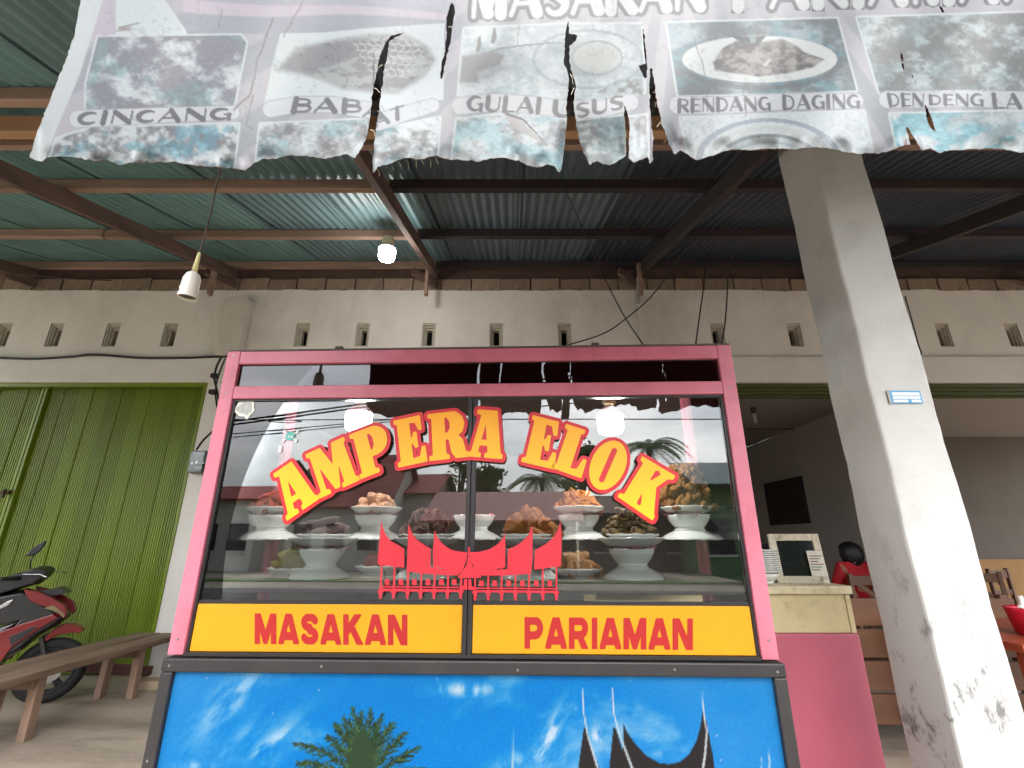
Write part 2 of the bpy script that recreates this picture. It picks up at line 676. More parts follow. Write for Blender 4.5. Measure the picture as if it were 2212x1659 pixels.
# lintel band, piers, pilasters
MB().box(X0, X1, -.05, .15, 2.93, 3.239).build('lintel', LINTEL, shop, bevel=.006)
MB().box(-3.45, -2.95, -.01, .3, 0, 2.929).build('pier', LINTEL, shop)
MB().box(4.46, 4.70, -.01, .3, 0, 2.929).build('pier', LINTEL, shop)
PIL = mat('grey_plaster', (212, 204, 192), 0.9, 0.1, 3, 0.3, 30, dirt=(96, 86, 74), dirt_amt=0.45, dscale=3)
for xa, xb in ((-3.36, -3.10), (1.5, 1.74)):
    m = MB()
    m.prism([(xa, 3.24), (xb, 3.24), (xb, 3.93), (xb - .02, 3.965), (xa + .05, 3.955), (xa, 3.92)], -.13, -.001)
    m.build('pilaster', PIL, shop, bevel=.008)
MB().box(1.46, 1.78, -.008, .3, 0, 0.02).build('threshold', PIL, shop)
# ragged top edge of the plaster, then the row of bare blocks
m = MB()
xx = X0
top, bot = [], []
while xx < X1:
    n = fbm(np.array([xx * 3.0]), np.array([0.5]), 3, 4)[0]
    top.append((xx, 4.085 + .05 * n))
    xx += 0.035
for i in range(len(top) - 1):
    (a, b), (c, d) = top[i], top[i + 1]
    m.add([(a, -.014, 4.06), (c, -.014, 4.06), (c, -.014, d), (a, -.014, b), (a, .02, b), (c, .02, d)], [(0, 1, 2, 3), (3, 2, 5, 4)])
m.build('plaster_edge', PLASTER, shop)
MB().box(X0, X1, .035, .12, 4.09, 4.30).build('mortar_bed', MORTAR, shop)
xx = -7.6
while xx < 7.6:
    L = random.uniform(.325, .36)
    m = MB()
    hh = random.uniform(.172, .19)
    vs = [(0, 0, 0), (L, 0, 0), (L, .1, 0), (0, .1, 0), (0, 0, hh), (L, 0, hh), (L, .1, hh), (0, .1, hh)]
    vs = [(a + random.uniform(-.006, .006), b + random.uniform(-.006, .006), c + random.uniform(-.006, .006)) for a, b, c in vs]
    m.add(vs, [(0, 3, 2, 1), (4, 5, 6, 7), (0, 1, 5, 4), (1, 2, 6, 5), (2, 3, 7, 6), (3, 0, 4, 7)])
    m.build('block', BLOCK, shop, loc=(xx, random.uniform(-.006, .006), 4.10), bevel=.006)
    xx += L + random.uniform(.012, .022)

# green folding door of narrow ribbed panels
door = MB().box(-9.2, -3.452, -.02, .05, 2.885, 2.928).build('folding_door', GREEN, shop)
pw = 0.163
prof = [(0, .020), (.003, .004)]
for k in range(6):
    a = .008 + k * .025
    prof += [(a, .004), (a + .004, -.003), (a + .013, -.003), (a + .017, .004)]
prof += [(.160, .002), (.163, .020)]
vs, fs = [], []
for z in (0.02, 2.886):
    vs += [(a, b, z) for a, b in prof]
n = len(prof)
for i in range(n - 1):
    fs.append((i, i + 1, n + i + 1, n + i))
pme = bpy.data.meshes.new('door_panel')
pme.from_pydata(vs, [], fs)
pme.materials.append(GREEN)
k = 0
xx = -3.485 - pw
while xx > -8.2:
    o = link('door_panel', pme, None, door, loc=(xx, .07 + (.008 if k % 2 else 0), 0))
    o.rotation_euler = (0, 0, R(random.uniform(-1.5, 1.5)))
    xx -= pw
    k += 1
    if k == 11:
        MB().box(xx + pw - .075, xx + pw - .045, .03, .09, .02, 2.885).build('lock_stile', GREEN, door, bevel=.003)
        MB().box(xx + pw - .035, xx + pw - .005, .03, .09, .02, 2.885).build('lock_stile', GREEN, door, bevel=.003)
        hx = xx + pw - .06
        MB().box(hx - .05, hx + .03, -.01, .03, 1.70, 1.74).box(hx - .02, hx + .0, -.03, .0, 1.66, 1.75).build('handle', mat('rusty_iron', (70, 52, 36), 0.8, 0.3, 20), door, bevel=.004)
        xx -= .09
MB().box(-3.485, -3.452, -.02, .06, 0, 2.884).build('door_frame', GREEN, shop, bevel=.003)
MB().box(-9.2, -3.49, .13, .2, 0, 2.92).build('door_backing', mat('dark_green_back', (70, 82, 18), 0.8), shop)
# rolled-up green headers of the two open bays
for xa, xb in ((-2.948, 4.458), (4.702, 10)):
    MB().box(xa, xb, .0, .02, 2.885, 2.927).box(xa, xb, .03, .05, 2.85, 2.90).box(xa, xb, .06, .09, 2.82, 2.87).build('door_header', mat('dark_green_paint', (66, 74, 24), 0.6, 0.1, 4), shop)
    MB().box(xa, xb, .14, .18, 2.80, 2.92).build('header_board', mat('dark_green_paint', (72, 82, 26), 0.6, 0.1, 4), shop)
for xa in (-2.94, 4.42, 4.705):
    MB().box(xa, xa + .035, .02, .1, 0, 2.80).build('door_rail', mat('olive_rail', (96, 104, 42), 0.5, 0.1, 5), shop)
# the rooms behind
CEIL = mat('room_ceiling', (146, 137, 132), 0.9, 0.05, 2)
MB().box(-3.2, 4.60, .301, 6.2, 2.96, 3.05).build('room_ceiling', CEIL, shop)
for yy in (2.45, 3.7, 4.9):
    MB().box(-3.2, 4.60, yy, yy + .012, 2.945, 2.961).build('ceiling_joint', mat('black_gap', (16, 14, 14), 0.9), shop)
MB().box(4.60, 4.70, .301, 6.2, 0, 2.959).build('room_side_wall', HINT, shop)
MB().box(-3.35, -3.2, .301, 6.2, 0, 2.959).build('room_side_wall', HINT, shop)
MB().box(-3.2, 4.6, 6.05, 6.2, 0, 2.959).build('room_back_wall', HINT, shop)
MB().box(4.565, 4.599, .42, .50, 0, 2.95).build('conduit', mat('pvc_pipe', (160, 154, 146), 0.5), shop)
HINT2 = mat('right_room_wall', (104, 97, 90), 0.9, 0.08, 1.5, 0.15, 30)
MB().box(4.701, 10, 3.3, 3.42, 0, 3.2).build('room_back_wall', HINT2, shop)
MB().box(4.701, 10, .301, 3.3, 3.0, 3.1).build('room_ceiling', CEIL, shop)
MB().box(4.702, 10, 3.25, 3.298, 0, 0.93).build('wainscot', mat('ochre_panel', (150, 110, 56), 0.6, 0.1, 2), shop)

# ---------------------------------------------------------------- canopy roof


def zr(Y):
    return H + 1.70 + .3 * Y


canopy = empty('canopy_roof', 'green corrugated metal canopy roof on brown timber rafters, fixed above the shop front', 'roof', (0, WY, zr(WY)))
canopy_inv = Vector((0, -WY, -zr(WY)))
YA, YB = 0.74, 5.9


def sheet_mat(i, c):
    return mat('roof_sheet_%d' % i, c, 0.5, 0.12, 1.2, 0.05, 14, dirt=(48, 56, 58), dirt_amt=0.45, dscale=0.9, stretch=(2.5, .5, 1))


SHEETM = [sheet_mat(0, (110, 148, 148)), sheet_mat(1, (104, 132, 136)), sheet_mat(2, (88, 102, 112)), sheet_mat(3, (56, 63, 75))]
sw, pitch, amp = 0.80, 0.0762, 0.0105
xx = -8.0
k = 0
while xx < 8.0:
    nseg = int(round((sw + pitch) / (pitch / 8)))
    vs, fs = [], []
    for r, yy in enumerate((YA, YB)):
        for i in range(nseg + 1):
            u = i * pitch / 8
            vs.append((u, yy, zr(yy) + amp * math.cos(2 * math.pi * u / pitch) + .012))
    for i in range(nseg):
        fs.append((i, i + 1, nseg + 2 + i, nseg + 1 + i))
    me = bpy.data.meshes.new('roof_sheet')
    me.from_pydata(vs, [], fs)
    c = xx + sw / 2
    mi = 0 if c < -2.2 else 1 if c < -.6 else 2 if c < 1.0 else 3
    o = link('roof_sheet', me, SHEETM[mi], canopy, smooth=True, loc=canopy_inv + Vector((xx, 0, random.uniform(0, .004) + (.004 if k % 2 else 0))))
    xx += sw
    k += 1


def purlin(Y, x0, x1, hgt=.085, wd=.055, drop=0.0, mt=WOOD):
    z1 = zr(Y) - .004 - drop
    MB().box(x0, x1, Y - wd / 2, Y + wd / 2, z1 - hgt, z1).build('purlin', mt, canopy, loc=canopy_inv, bevel=.004)


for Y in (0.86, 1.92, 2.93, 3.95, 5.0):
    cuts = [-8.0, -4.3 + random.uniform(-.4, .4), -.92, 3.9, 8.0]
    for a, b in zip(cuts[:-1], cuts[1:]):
        purlin(Y + random.uniform(-.012, .012), a, b - .003, mt=WOOD if a < -1.2 else WOOD_DARKER)
RX = [-5.78, -3.35, -.92, 1.5, 3.93, 6.3]
for x in RX:
    p = Vector((x, 0.80, zr(.80) - .16))
    q = Vector((x, 5.04, zr(5.04) - .16))
    MB().bar(p, q, .055, .125).build('rafter', WOOD_D if x < 1 else WOOD_DARKER, canopy, loc=canopy_inv, bevel=.004)
    # short hanger and stub under the rafter's end
    MB().bar((x - .25, 4.86, zr(4.86) - .17), (x + .02, 5.06, zr(5.04) - .30), .05, .09).build('brace', WOOD_D, canopy, loc=canopy_inv, bevel=.004)
    MB().box(x - .065, x - .028, 4.70, 4.76, zr(4.73) - .52, zr(4.73) - .12).build('hanger', WOOD, canopy, loc=canopy_inv, bevel=.004)
# ring beam over the pillars (two boards) and wall plate
MB().box(-8, 8, 2.02, 2.08, zr(2.05) - .20, zr(2.05) - .09).build('ring_beam', mat('pale_timber', (168, 132, 98), 0.8, 0.2, 3, 0.3, 30, stretch=(.3, 3, 3)), canopy, loc=canopy_inv, bevel=.004)
MB().box(-8, 8, 2.13, 2.17, zr(2.15) - .22, zr(2.15) - .10).build('ring_beam', WOOD, canopy, loc=canopy_inv, bevel=.004)
MB().box(-8, 8, 5.16, 5.24, zr(5.2) - .30, zr(5.2) - .06).build('wall_plate', WOOD_D, canopy, loc=canopy_inv)
MB().box(-8, 8, .76, .80, zr(.78) - .13, zr(.78) - .01).build('fascia', WOOD, canopy, loc=canopy_inv)

# ---------------------------------------------------------------- concrete pillar
DP, PWD = 2.0, 0.268
pxl = .796 * DP


def pillar_mat():
    m = mat('pillar_paint', (188, 188, 185), 0.7, 0.05, 1.5, 0.2, 22, dirt=(140, 136, 128), dirt_amt=.5, dscale=1.6)
    t = m.node_tree
    b = t.nodes['Principled BSDF']
    src = b.inputs['Base Color'].links[0].from_socket
    co = t.nodes.new('ShaderNodeTexCoord')
    mpn = t.nodes.new('ShaderNodeMapping')
    mpn.inputs['Scale'].default_value = (5, 3, 2.2)
    mpn.inputs['Location'].default_value = (0.4, 1.7, 0.35)
    n = t.nodes.new('ShaderNodeTexNoise')
    n.inputs['Scale'].default_value = 2.2
    n.inputs['Detail'].default_value = 10
    n.inputs['Roughness'].default_value = 0.75
    r = t.nodes.new('ShaderNodeValToRGB')
    r.color_ramp.elements[0].position = 0.535
    r.color_ramp.elements[1].position = 0.61
    # scuffs only on the lower part that people and goods rub against
    sp = t.nodes.new('ShaderNodeSeparateXYZ')
    mr = t.nodes.new('ShaderNodeMapRange')
    mr.inputs['From Min'].default_value = 1.35
    mr.inputs['From Max'].default_value = 0.7
    mu = t.nodes.new('ShaderNodeMath')
    mu.operation = 'MULTIPLY'
    mm = t.nodes.new('ShaderNodeMix')
    mm.data_type = 'RGBA'
    mm.inputs[7].default_value = lc((112, 112, 112))
    t.links.new(co.outputs['Object'], mpn.inputs[0])
    t.links.new(mpn.outputs[0], n.inputs['Vector'])
    t.links.new(n.outputs[0], r.inputs[0])
    t.links.new(co.outputs['Object'], sp.inputs[0])
    t.links.new(sp.outputs[2], mr.inputs[0])
    t.links.new(r.outputs[0], mu.inputs[0])
    t.links.new(mr.outputs[0], mu.inputs[1])
    t.links.new(mu.outputs[0], mm.inputs[0])
    t.links.new(src, mm.inputs[6])
    t.links.new(mm.outputs[2], b.inputs['Base Color'])
    return m


pillar = empty('concrete_pillar', 'tall square white painted pillar with grey scuffs, right of the cart', 'pillar', (pxl, DP, 0))
m = MB()
NZ = 60
vs, fs = [], []
for i in range(NZ + 1):
    z = i * (zr(DP) - .02) / NZ
    for (a, b) in ((0, 0), (PWD, 0), (PWD, PWD), (0, PWD)):
        vs.append((a + .0035 * math.sin(z * 9 + a * 31) + random.uniform(-.0015, .0015), b + random.uniform(-.0015, .0015), z))
for i in range(NZ):
    for k in range(4):
        fs.append((i * 4 + k, i * 4 + (k + 1) % 4, i * 4 + 4 + (k + 1) % 4, i * 4 + 4 + k))
fs.append((0, 3, 2, 1))
m.add(vs, fs)
m.build('shaft', pillar_mat(), pillar, bevel=.012)
# blue and white meter sticker
sx0, sz0 = at(1921, 872, DP).x - pxl, at(1950, 872, DP).z
sx1, sz1 = at(1985, 846, DP).x - pxl, at(1950, 845, DP).z
stk = MB().box(sx0, sx1, -.006, -.004, sz0, sz1).build('sticker', mat('sticker_blue', (70, 150, 200), 0.5, 0.05), pillar)
WHT = mat('paper_white', (232, 234, 230), 0.6, 0.03)
dz = (sz1 - sz0)
for a, b, c, d in ((.12, .95, .62, .86), (.12, .95, .36, .55), (.12, .55, .08, .28), (.66, .95, .08, .28)):
    MB().box(sx0 + (sx1 - sx0) * a, sx0 + (sx1 - sx0) * b, -.0075, -.0065, sz0 + dz * c, sz0 + dz * d).build('printed_field', WHT, stk)
MB().box(sx0 - .004, sx0 + .007, -.008, -.0066, sz0 - .003, sz1 + .003).build('torn_edge', mat('grey_film', (150, 150, 146), 0.6), stk)

# ================================================================ the food cart


def XS(s):
    return s * S


def ZS(t):
    return H + (t - H) * S


cart = empty('food_cart', 'pink framed glass food display cart on a black base with a painted sky panel', 'food cart', (0, D, 0), -YAW)
xL, xR = XS(-1.040), XS(.772)
pwid = XS(.048)
dep = 0.58
zb, zt = ZS(.918), ZS(1.902)
z1, z2, z3, z4 = ZS(1.853), ZS(1.768), ZS(1.722), ZS(1.058)
fd = .045                                     # frame depth
for xa in (xL, xR - pwid):
    MB().box(xa, xa + pwid, 0, fd, zb, zt).build('post', PINK, cart, bevel=.003)
for xa in (xL, xR - pwid * .8):
    MB().box(xa, xa + pwid * .8, dep - fd, dep, zb, zt).build('rear_post', PINK, cart, bevel=.003)
xa, xb = xL + pwid + .0005, xR - pwid - .0005
MB().box(xa, xb, 0.001, fd, z1, zt - .001).build('top_rail', PINK, cart, bevel=.003)
MB().box(xa, xb, 0.001, fd, z3, z2).build('middle_rail', PINK, cart, bevel=.003)
MB().box(xL + pwid, xR - pwid, dep - fd, dep - .002, zt - .06, zt - .002).build('rear_rail', PINK, cart, bevel=.003)
for xx in (xL + .002, xR - .04):
    MB().box(xx, xx + .038, fd + .001, dep - fd - .001, zt - .055, zt - .003).build('side_rail', PINK, cart, bevel=.003)
MB().box(xL + .003, xR - .003, .004, dep - .004, zt + .0005, zt + .008).build('cart_top', mat('dull_board', (96, 84, 80), 0.8, 0.15), cart)
# dark transom strip with a curled grey film behind its left part
MB().box(xa, xb, .018, .022, z2 + .0005, z1 - .0005).build('transom_pane', glass_mat('smoked_glass', (.35, .35, .37)), cart)
MB().box(xa, xb, .05, .056, z2 - .01, z1 + .01).build('transom_board', mat('black_board', (58, 58, 62), 0.4, 0.2, 3), cart)
m = MB()
nn = 30
fx0, fx1 = xa + .03, XS(-.62)
vs, fs = [], []
for i in range(nn + 1):
    u = i / nn
    xx = fx0 + (fx1 - fx0) * u
    yy = .036 + .006 * math.sin(u * 7) * u
    vs += [(xx, yy, z2 + .004), (xx, yy - .004 * u, z1 - .010 - .004 * math.sin(u * 9))]
for i in range(nn):
    fs.append((2 * i, 2 * i + 2, 2 * i + 3, 2 * i + 1))
m.add(vs, fs)
m.build('curled_film', mat('grey_film_sheet', (150, 154, 162), 0.35, 0.1, 7), cart)
# small iron hinges on the top
for px_ in (730, 1287):
    s_, t_ = cartp(px_, 752)
    MB().box(s_ - .016, s_ + .016, .005, .03, zt + .0085, zt + .02).build('hinge', mat('brown_iron', (84, 70, 62), 0.7, 0.2, 20), cart, bevel=.002)
# sliding panes in black aluminium
mx0, mx1 = XS(-.151), XS(-.121)
ag = .010
MB().box(xa + .001, xa + ag, .012, .034, ZS(.924), z3 - .001).build('pane_frame', ALU, cart)
MB().box(xb - ag, xb - .001, .012, .034, ZS(.924), z3 - .001).build('pane_frame', ALU, cart)
MB().box(xa + ag + .001, mx0 - .001, .012, .034, z3 - .008, z3 - .001).build('pane_frame', ALU, cart)
MB().box(mx1 + .001, xb - ag - .001, .012, .034, z3 - .008, z3 - .001).build('pane_frame', ALU, cart)
m = MB().box(mx0, mx0 + .016, .006, .036, zb + .002, z3 - .002)
m.box(mx0 + .018, mx1, .010, .036, zb + .002, z3 - .002)
m.build('mullion', ALU, cart, bevel=.002)
MB().box(xa, xb, .004, .04, zb - .004, ZS(.9245)).build('sill_track', ALU, cart)
for a, b in ((xa + ag + .0015, mx0 - .0015), (mx1 + .0015, xb - ag - .0015)):
    MB().box(a, b, .022, .026, z4 + .0125, z3 - .0085).build('glass_pane', GLASS, cart)
    MB().box(a, b, .016, .034, z4 + .001, z4 + .012).build('pane_rail', ALU, cart)
    MB().box(a, b, .016, .028, ZS(.925) + .001, z4 - .0005).build('yellow_board', YELLOW, cart, bevel=.001)
# side glass, shelves
for xx in (xL + .02, xR - .024):
    MB().box(xx, xx + .004, fd + .002, dep - fd - .002, zb, zt - .056).build('side_glass', GLASS2, cart)
ZLOW = cartp(690, 1248, .17)[1]
ZUP = cartp(808, 1166, .40)[1]
SHELFM = mat('grey_shelf_board', (120, 112, 108), 0.6, 0.1, 4, dirt=(70, 62, 58), dirt_amt=0.4, dscale=6)
MB().box(xL + pwid + .01, xR - pwid - .01, .045, dep - .05, ZLOW - .045, ZLOW).build('lower_shelf', SHELFM, cart, bevel=.003)
MB().box(xL + .03, xR - .03, .30, dep - .05, ZUP - .005, ZUP).build('glass_shelf', GLASS2, cart)
MB().box(xL + .05, xR - .05, .045, dep - .05, zb - .0, zb + .012).build('cart_floor', mat('cart_floor_board', (110, 84, 60), 0.7, 0.15, 4), cart)
# base with black frame and painted panel
bx0, bx1, bz = XS(-1.0435), XS(.7815), ZS(.911)
by = -.012
fr = XS(.036)
BW = mat('base_side_panel', (52, 48, 48), 0.6, 0.1)
MB().box(bx0, bx1, by, dep, bz - fr, bz).build('base_frame_top', BLACK, cart, bevel=.005)
for a in (bx0 + .0005, bx1 - fr - .0005):
    MB().box(a, a + fr, by + .0005, by + .05, .05, bz - fr - .0005).build('base_frame_side', BLACK, cart, bevel=.005)
MB().box(bx0 + .001, bx1 - .001, by + .001, by + .05, .02, .05 + fr).build('base_frame_bottom', BLACK, cart, bevel=.005)
for a, b in ((bx0 + .005, bx0 + .02), (bx1 - .02, bx1 - .005)):
    MB().box(a, b, by + .052, dep - .002, .05, bz - fr - .002).build('base_side', BW, cart)
MB().box(bx0 + .02, bx1 - .02, by + .03, by + .04, .06, bz - fr - .001).build('base_board', BW, cart)


SCREW = mat('screw_head', (150, 146, 142), .35, .1, 20, metal=.8)
scm = MB().tube([(0, 0, 0), (0, -.0022, 0)], .0042, 10).mesh('screw')
scm.materials.append(SCREW)
for x_, z_ in [(bx0 + .03, bz - .022), (bx1 - .03, bz - .024), (-.66, bz - .02), (.02, bz - .026), (.55, bz - .02), (bx0 + .02, .55), (bx1 - .02, .5)]:
    link('screw', scm, None, cart, loc=(x_, by - .0004, z_))
for x_, z_ in [(xL + .03, zt - .02), (xR - .028, zt - .022), (xL + .028, zb + .05), (xR - .026, zb + .06), (xL + .03, z2 - .03), (xR - .03, z2 - .028)]:
    link('screw', scm, None, cart, loc=(x_, -.0004, z_))

# ---- the painted sky panel: colours as print
def seg(pts, X, Y, w0, w1=None):
    return stroke_sd(X, Y, pts, w0, w1)


def mural():
    x0, x1, z0, z1_ = bx0 + fr - .001, bx1 - fr + .001, .09, bz - fr + .001
    st = .0042
    xs, zs = np.arange(x0, x1, st), np.arange(z0, z1_, st)
    X, Z = np.meshgrid(xs, zs)
    loc = np.stack([X.ravel(), np.full(X.size, by + .02), Z.ravel()], 1)
    wp = np.stack([loc[:, 0] * ca + loc[:, 1] * sa, D - loc[:, 0] * sa + loc[:, 1] * ca, loc[:, 2]], 1)
    px_, py_ = project(wp)
    px_, py_ = px_.reshape(X.shape), py_.reshape(X.shape)
    # sky
    C = np.zeros(X.shape + (3,))
    base = np.array([0, 138, 226.]) / 255
    pale = np.array([48, 152, 228.]) / 255
    n = fbm(px_ / 160, py_ / 160, 11)
    k = sstep(.1, .9, np.abs(px_ - 930) / 800 * .9 + (n - .5) * 1.1)
    C[:] = base + (pale - base) * k[..., None]
    cl = fbm((px_ * .55 + py_ * 1.1) / 130, (py_ * .9 - px_ * .7) / 420 * 3, 23, 6)
    wisp = sstep(.60, .90, cl) * .55
    for (cx, cy_, sx, sy, an, s_) in ((500, 1510, 34, 120, .75, .5), (505, 1620, 18, 70, .6, .45), (575, 1625, 26, 95, .75, .7), (1010, 1490, 60, 16, 0, .75), (1190, 1590, 22, 85, .5, .75),
                                      (1310, 1585, 60, 26, -.3, .8), (1240, 1640, 30, 60, .6, .5), (1120, 1640, 70, 18, -.35, .4), (1440, 1625, 50, 10, -.15, .35), (420, 1655, 40, 12, 0, .4)):
        dx, dy = px_ - cx, py_ - cy_
        rx = dx * math.cos(an) + dy * math.sin(an)
        ry = -dx * math.sin(an) + dy * math.cos(an)
        g = np.exp(-(rx / sx) ** 2 - (ry / sy) ** 2)
        wisp = np.maximum(wisp, s_ * g * sstep(.3, .7, fbm(rx / 22, ry / 60, 31 + int(cx) % 7, 5)) * 1.4)
    wisp = np.clip(wisp, 0, .9)
    C += (np.array([.86, .92, .97]) - C) * wisp[..., None]
    grain = rng.random(X.shape) - .5
    C += grain[..., None] * .05

    def ink(sd_, col, soft=1.2):
        a = sstep(soft, -soft, sd_)[..., None]
        C[:] = C * (1 - a) + np.array(col) / 255. * a
    for i in range(24):                        # flecks where the print has chipped
        fx, fy = random.uniform(340, 1690), random.uniform(1445, 1659)
        L_ = random.uniform(1, 6)
        ink(seg([(fx, fy), (fx + L_ * random.uniform(-.6, .6), fy + L_)], px_, py_, random.uniform(.6, 1.6)), (206, 222, 236), .8)
    # palm
    pal = [(34, 54, 38), (52, 80, 46), (84, 116, 66), (40, 58, 46), (62, 92, 58)]
    pr = random.Random(5)
    crown = [((775, 1690), (790, 1600), (760, 1525), 1.0), ((778, 1690), (800, 1600), (800, 1528), 1), ((772, 1690), (765, 1620), (742, 1545), .9), ((780, 1690), (805, 1610), (826, 1540), .9),
             ((775, 1690), (772, 1610), (782, 1535), 1), ((765, 1680), (720, 1615), (632, 1606), .8), ((770, 1680), (750, 1620), (706, 1590), .8), ((790, 1685), (830, 1625), (878, 1580), .8),
             ((795, 1690), (845, 1645), (910, 1612), .8), ((770, 1695), (700, 1640), (640, 1650), .8), ((790, 1695), (850, 1670), (920, 1660), .8), ((776, 1690), (760, 1600), (722, 1562), .8), ((784, 1690), (820, 1600), (850, 1560), .8), ((775, 1690), (785, 1620), (752, 1555), .8), ((785, 1690), (812, 1620), (812, 1560), .8)]
    near = (px_ > 600) & (px_ < 940)
    for a, b, c, s_ in crown:
        ptsq = [((1 - t) ** 2 * a[0] + 2 * t * (1 - t) * b[0] + t * t * c[0], (1 - t) ** 2 * a[1] + 2 * t * (1 - t) * b[1] + t * t * c[1]) for t in np.linspace(0, 1, 9)]
        ink(seg(ptsq, px_, py_, 4.5, 1.6), pr.choice(pal), .9)
        for i in range(84):
            t = .10 + .88 * i / 84
            qx = (1 - t) ** 2 * a[0] + 2 * t * (1 - t) * b[0] + t * t * c[0]
            qy = (1 - t) ** 2 * a[1] + 2 * t * (1 - t) * b[1] + t * t * c[1]
            tx = 2 * (1 - t) * (b[0] - a[0]) + 2 * t * (c[0] - b[0])
            ty = 2 * (1 - t) * (b[1] - a[1]) + 2 * t * (c[1] - b[1])
            an = (1 if i % 2 else -1) * pr.uniform(.28, .62) + math.atan2(ty, tx)
            L = pr.uniform(.8, 1.15) * 27 * math.sin(math.pi * min(t * .8 + .18, 1)) + 4
            ink(seg([(qx, qy), (qx + math.cos(an) * L, qy + math.sin(an) * L + L * .18)], px_, py_, 2.3, .7), pr.choice(pal), .7)
    ink(poly_sd(px_, py_, [(748, 1640), (790, 1560), (812, 1640), (800, 1700), (760, 1700)]) + (fbm(px_ / 9, py_ / 16, 4) - .5) * 26, (52, 78, 50), 2)
    ink(seg([(778, 1690), (775, 2300)], px_, py_, 26, 34), (62, 54, 44))
    # horned roofs
    dark = (46, 42, 42)
    ink(poly_sd(px_, py_, [(1261, 1572), (1268, 1575), (1276, 1610), (1297, 1665), (1330, 1800), (1225, 1800), (1249, 1660)]), dark)
    ink(seg([(1258, 1488), (1261, 1540), (1270, 1590), (1292, 1662), (1330, 1790)], px_, py_, 1.6, 5), (214, 226, 232))
    ink(poly_sd(px_, py_, [(1325, 1570), (1331, 1575), (1345, 1620), (1372, 1680), (1372, 1800), (1300, 1800), (1316, 1660)]), dark)
    big = [(1347, 1563), (1354, 1580), (1372, 1606), (1396, 1632), (1424, 1648), (1445, 1651), (1468, 1646), (1488, 1630), (1504, 1602), (1513, 1570), (1518, 1535), (1526, 1560), (1536, 1610), (1546, 1670), (1590, 1900), (1320, 1900), (1345, 1680)]
    ink(poly_sd(px_, py_, big), dark)
    ink(seg([(1323, 1486), (1326, 1540), (1336, 1580), (1362, 1650), (1380, 1700)], px_, py_, 1.6, 5), (214, 226, 232))
    ink(seg([(1517, 1492), (1520, 1540), (1527, 1580), (1523, 1630), (1514, 1690)], px_, py_, 1.6, 5), (220, 228, 230))
    ink(seg([(1108, 1572), (1108, 1630), (1106, 1700)], px_, py_, 1.2, 5), (190, 215, 225))
    ink(seg([(1645, 1636), (1645, 1700)], px_, py_, 1.2, 4), (190, 215, 225))
    ink(seg([(1661, 1618), (1664, 1700)], px_, py_, 1.2, 6), (200, 220, 228))
    me = bpy.data.meshes.new('painted_sky_panel')
    ny, nx = X.shape
    idx = np.arange(ny * nx).reshape(ny, nx)
    q = np.stack([idx[:-1, :-1], idx[:-1, 1:], idx[1:, 1:], idx[1:, :-1]], -1).reshape(-1, 4)
    me.from_pydata(loc.tolist(), [], q.tolist())
    at_ = me.color_attributes.new('Col', 'FLOAT_COLOR', 'POINT')
    cc = np.ones((ny * nx, 4), np.float32)
    cc[:, :3] = lin(np.clip(C, 0, 1).reshape(-1, 3) * 255) * .46
    at_.data.foreach_set('color', cc.ravel())
    o = link('painted_sky_panel', me, print_mat('panel_print', 0.5, 0.15), cart)
    o['label'] = 'blue sky panel with a palm and dark horned roofs'


mural()

# ---- window lettering
GL = {}
GL['A'] = ([[(0, 0), (.36, 0), (.36, .07), (.27, .10), (.30, .25), (.55, .25), (.585, .10), (.50, .07), (.50, 0), (1, 0), (1, .07), (.93, .10), (.72, 1), (.16, 1), (.16, .93), (.29, .90), (.10, .10), (0, .07)]],
           [[(.325, .35), (.525, .35), (.43, .78)]])
GL['M'] = ([[(0, 0), (.27, 0), (.27, .07), (.19, .10), (.19, .70), (.42, .04), (.52, .04), (.68, .62), (.68, .10), (.60, .07), (.60, 0), (1, 0), (1, .07), (.94, .10), (.94, .90), (1, .93), (1, 1), (.68, 1), (.54, .50), (.36, 1), (0, 1), (0, .93), (.08, .90), (.08, .10), (0, .07)]], [])
arc = [(.62 + .38 * math.sin(t), .69 - .31 * math.cos(t)) for t in np.linspace(0, math.pi, 14)]
GL['P'] = ([[(0, 0), (.56, 0), (.56, .07), (.46, .10), (.46, .38)] + arc + [(0, 1), (0, .93), (.10, .90), (.10, .10), (0, .07)]],
           [[(.46, .50), (.54, .50), (.62, .60), (.62, .79), (.54, .89), (.46, .89)]])
GL['E'] = ([[(0, 0), (1, 0), (1, .32), (.91, .32), (.80, .12), (.52, .10), (.52, .44), (.60, .44), (.66, .34), (.75, .34), (.75, .66), (.66, .66), (.60, .55), (.52, .55), (.52, .90), (.76, .88), (.86, .70), (.95, .70), (.95, 1), (0, 1), (0, .93), (.11, .90), (.11, .10), (0, .07)]], [])
GL['R'] = ([[(0, 0), (.5, 0), (.5, .07), (.42, .10), (.42, .43), (.53, .41), (.585, .12), (.68, 0), (1, 0), (1, .08), (.93, .11), (.87, .38), (.75, .48), (.88, .55), (.95, .72), (.90, .88), (.74, 1), (0, 1), (0, .93), (.10, .90), (.10, .10), (0, .07)]],
           [[(.42, .54), (.50, .55), (.58, .64), (.58, .80), (.50, .90), (.42, .90)]])
GL['L'] = ([[(0, 0), (1, 0), (1, .38), (.91, .38), (.80, .13), (.56, .10), (.56, .90), (.66, .93), (.66, 1), (0, 1), (0, .93), (.12, .90), (.12, .10), (0, .07)]], [])
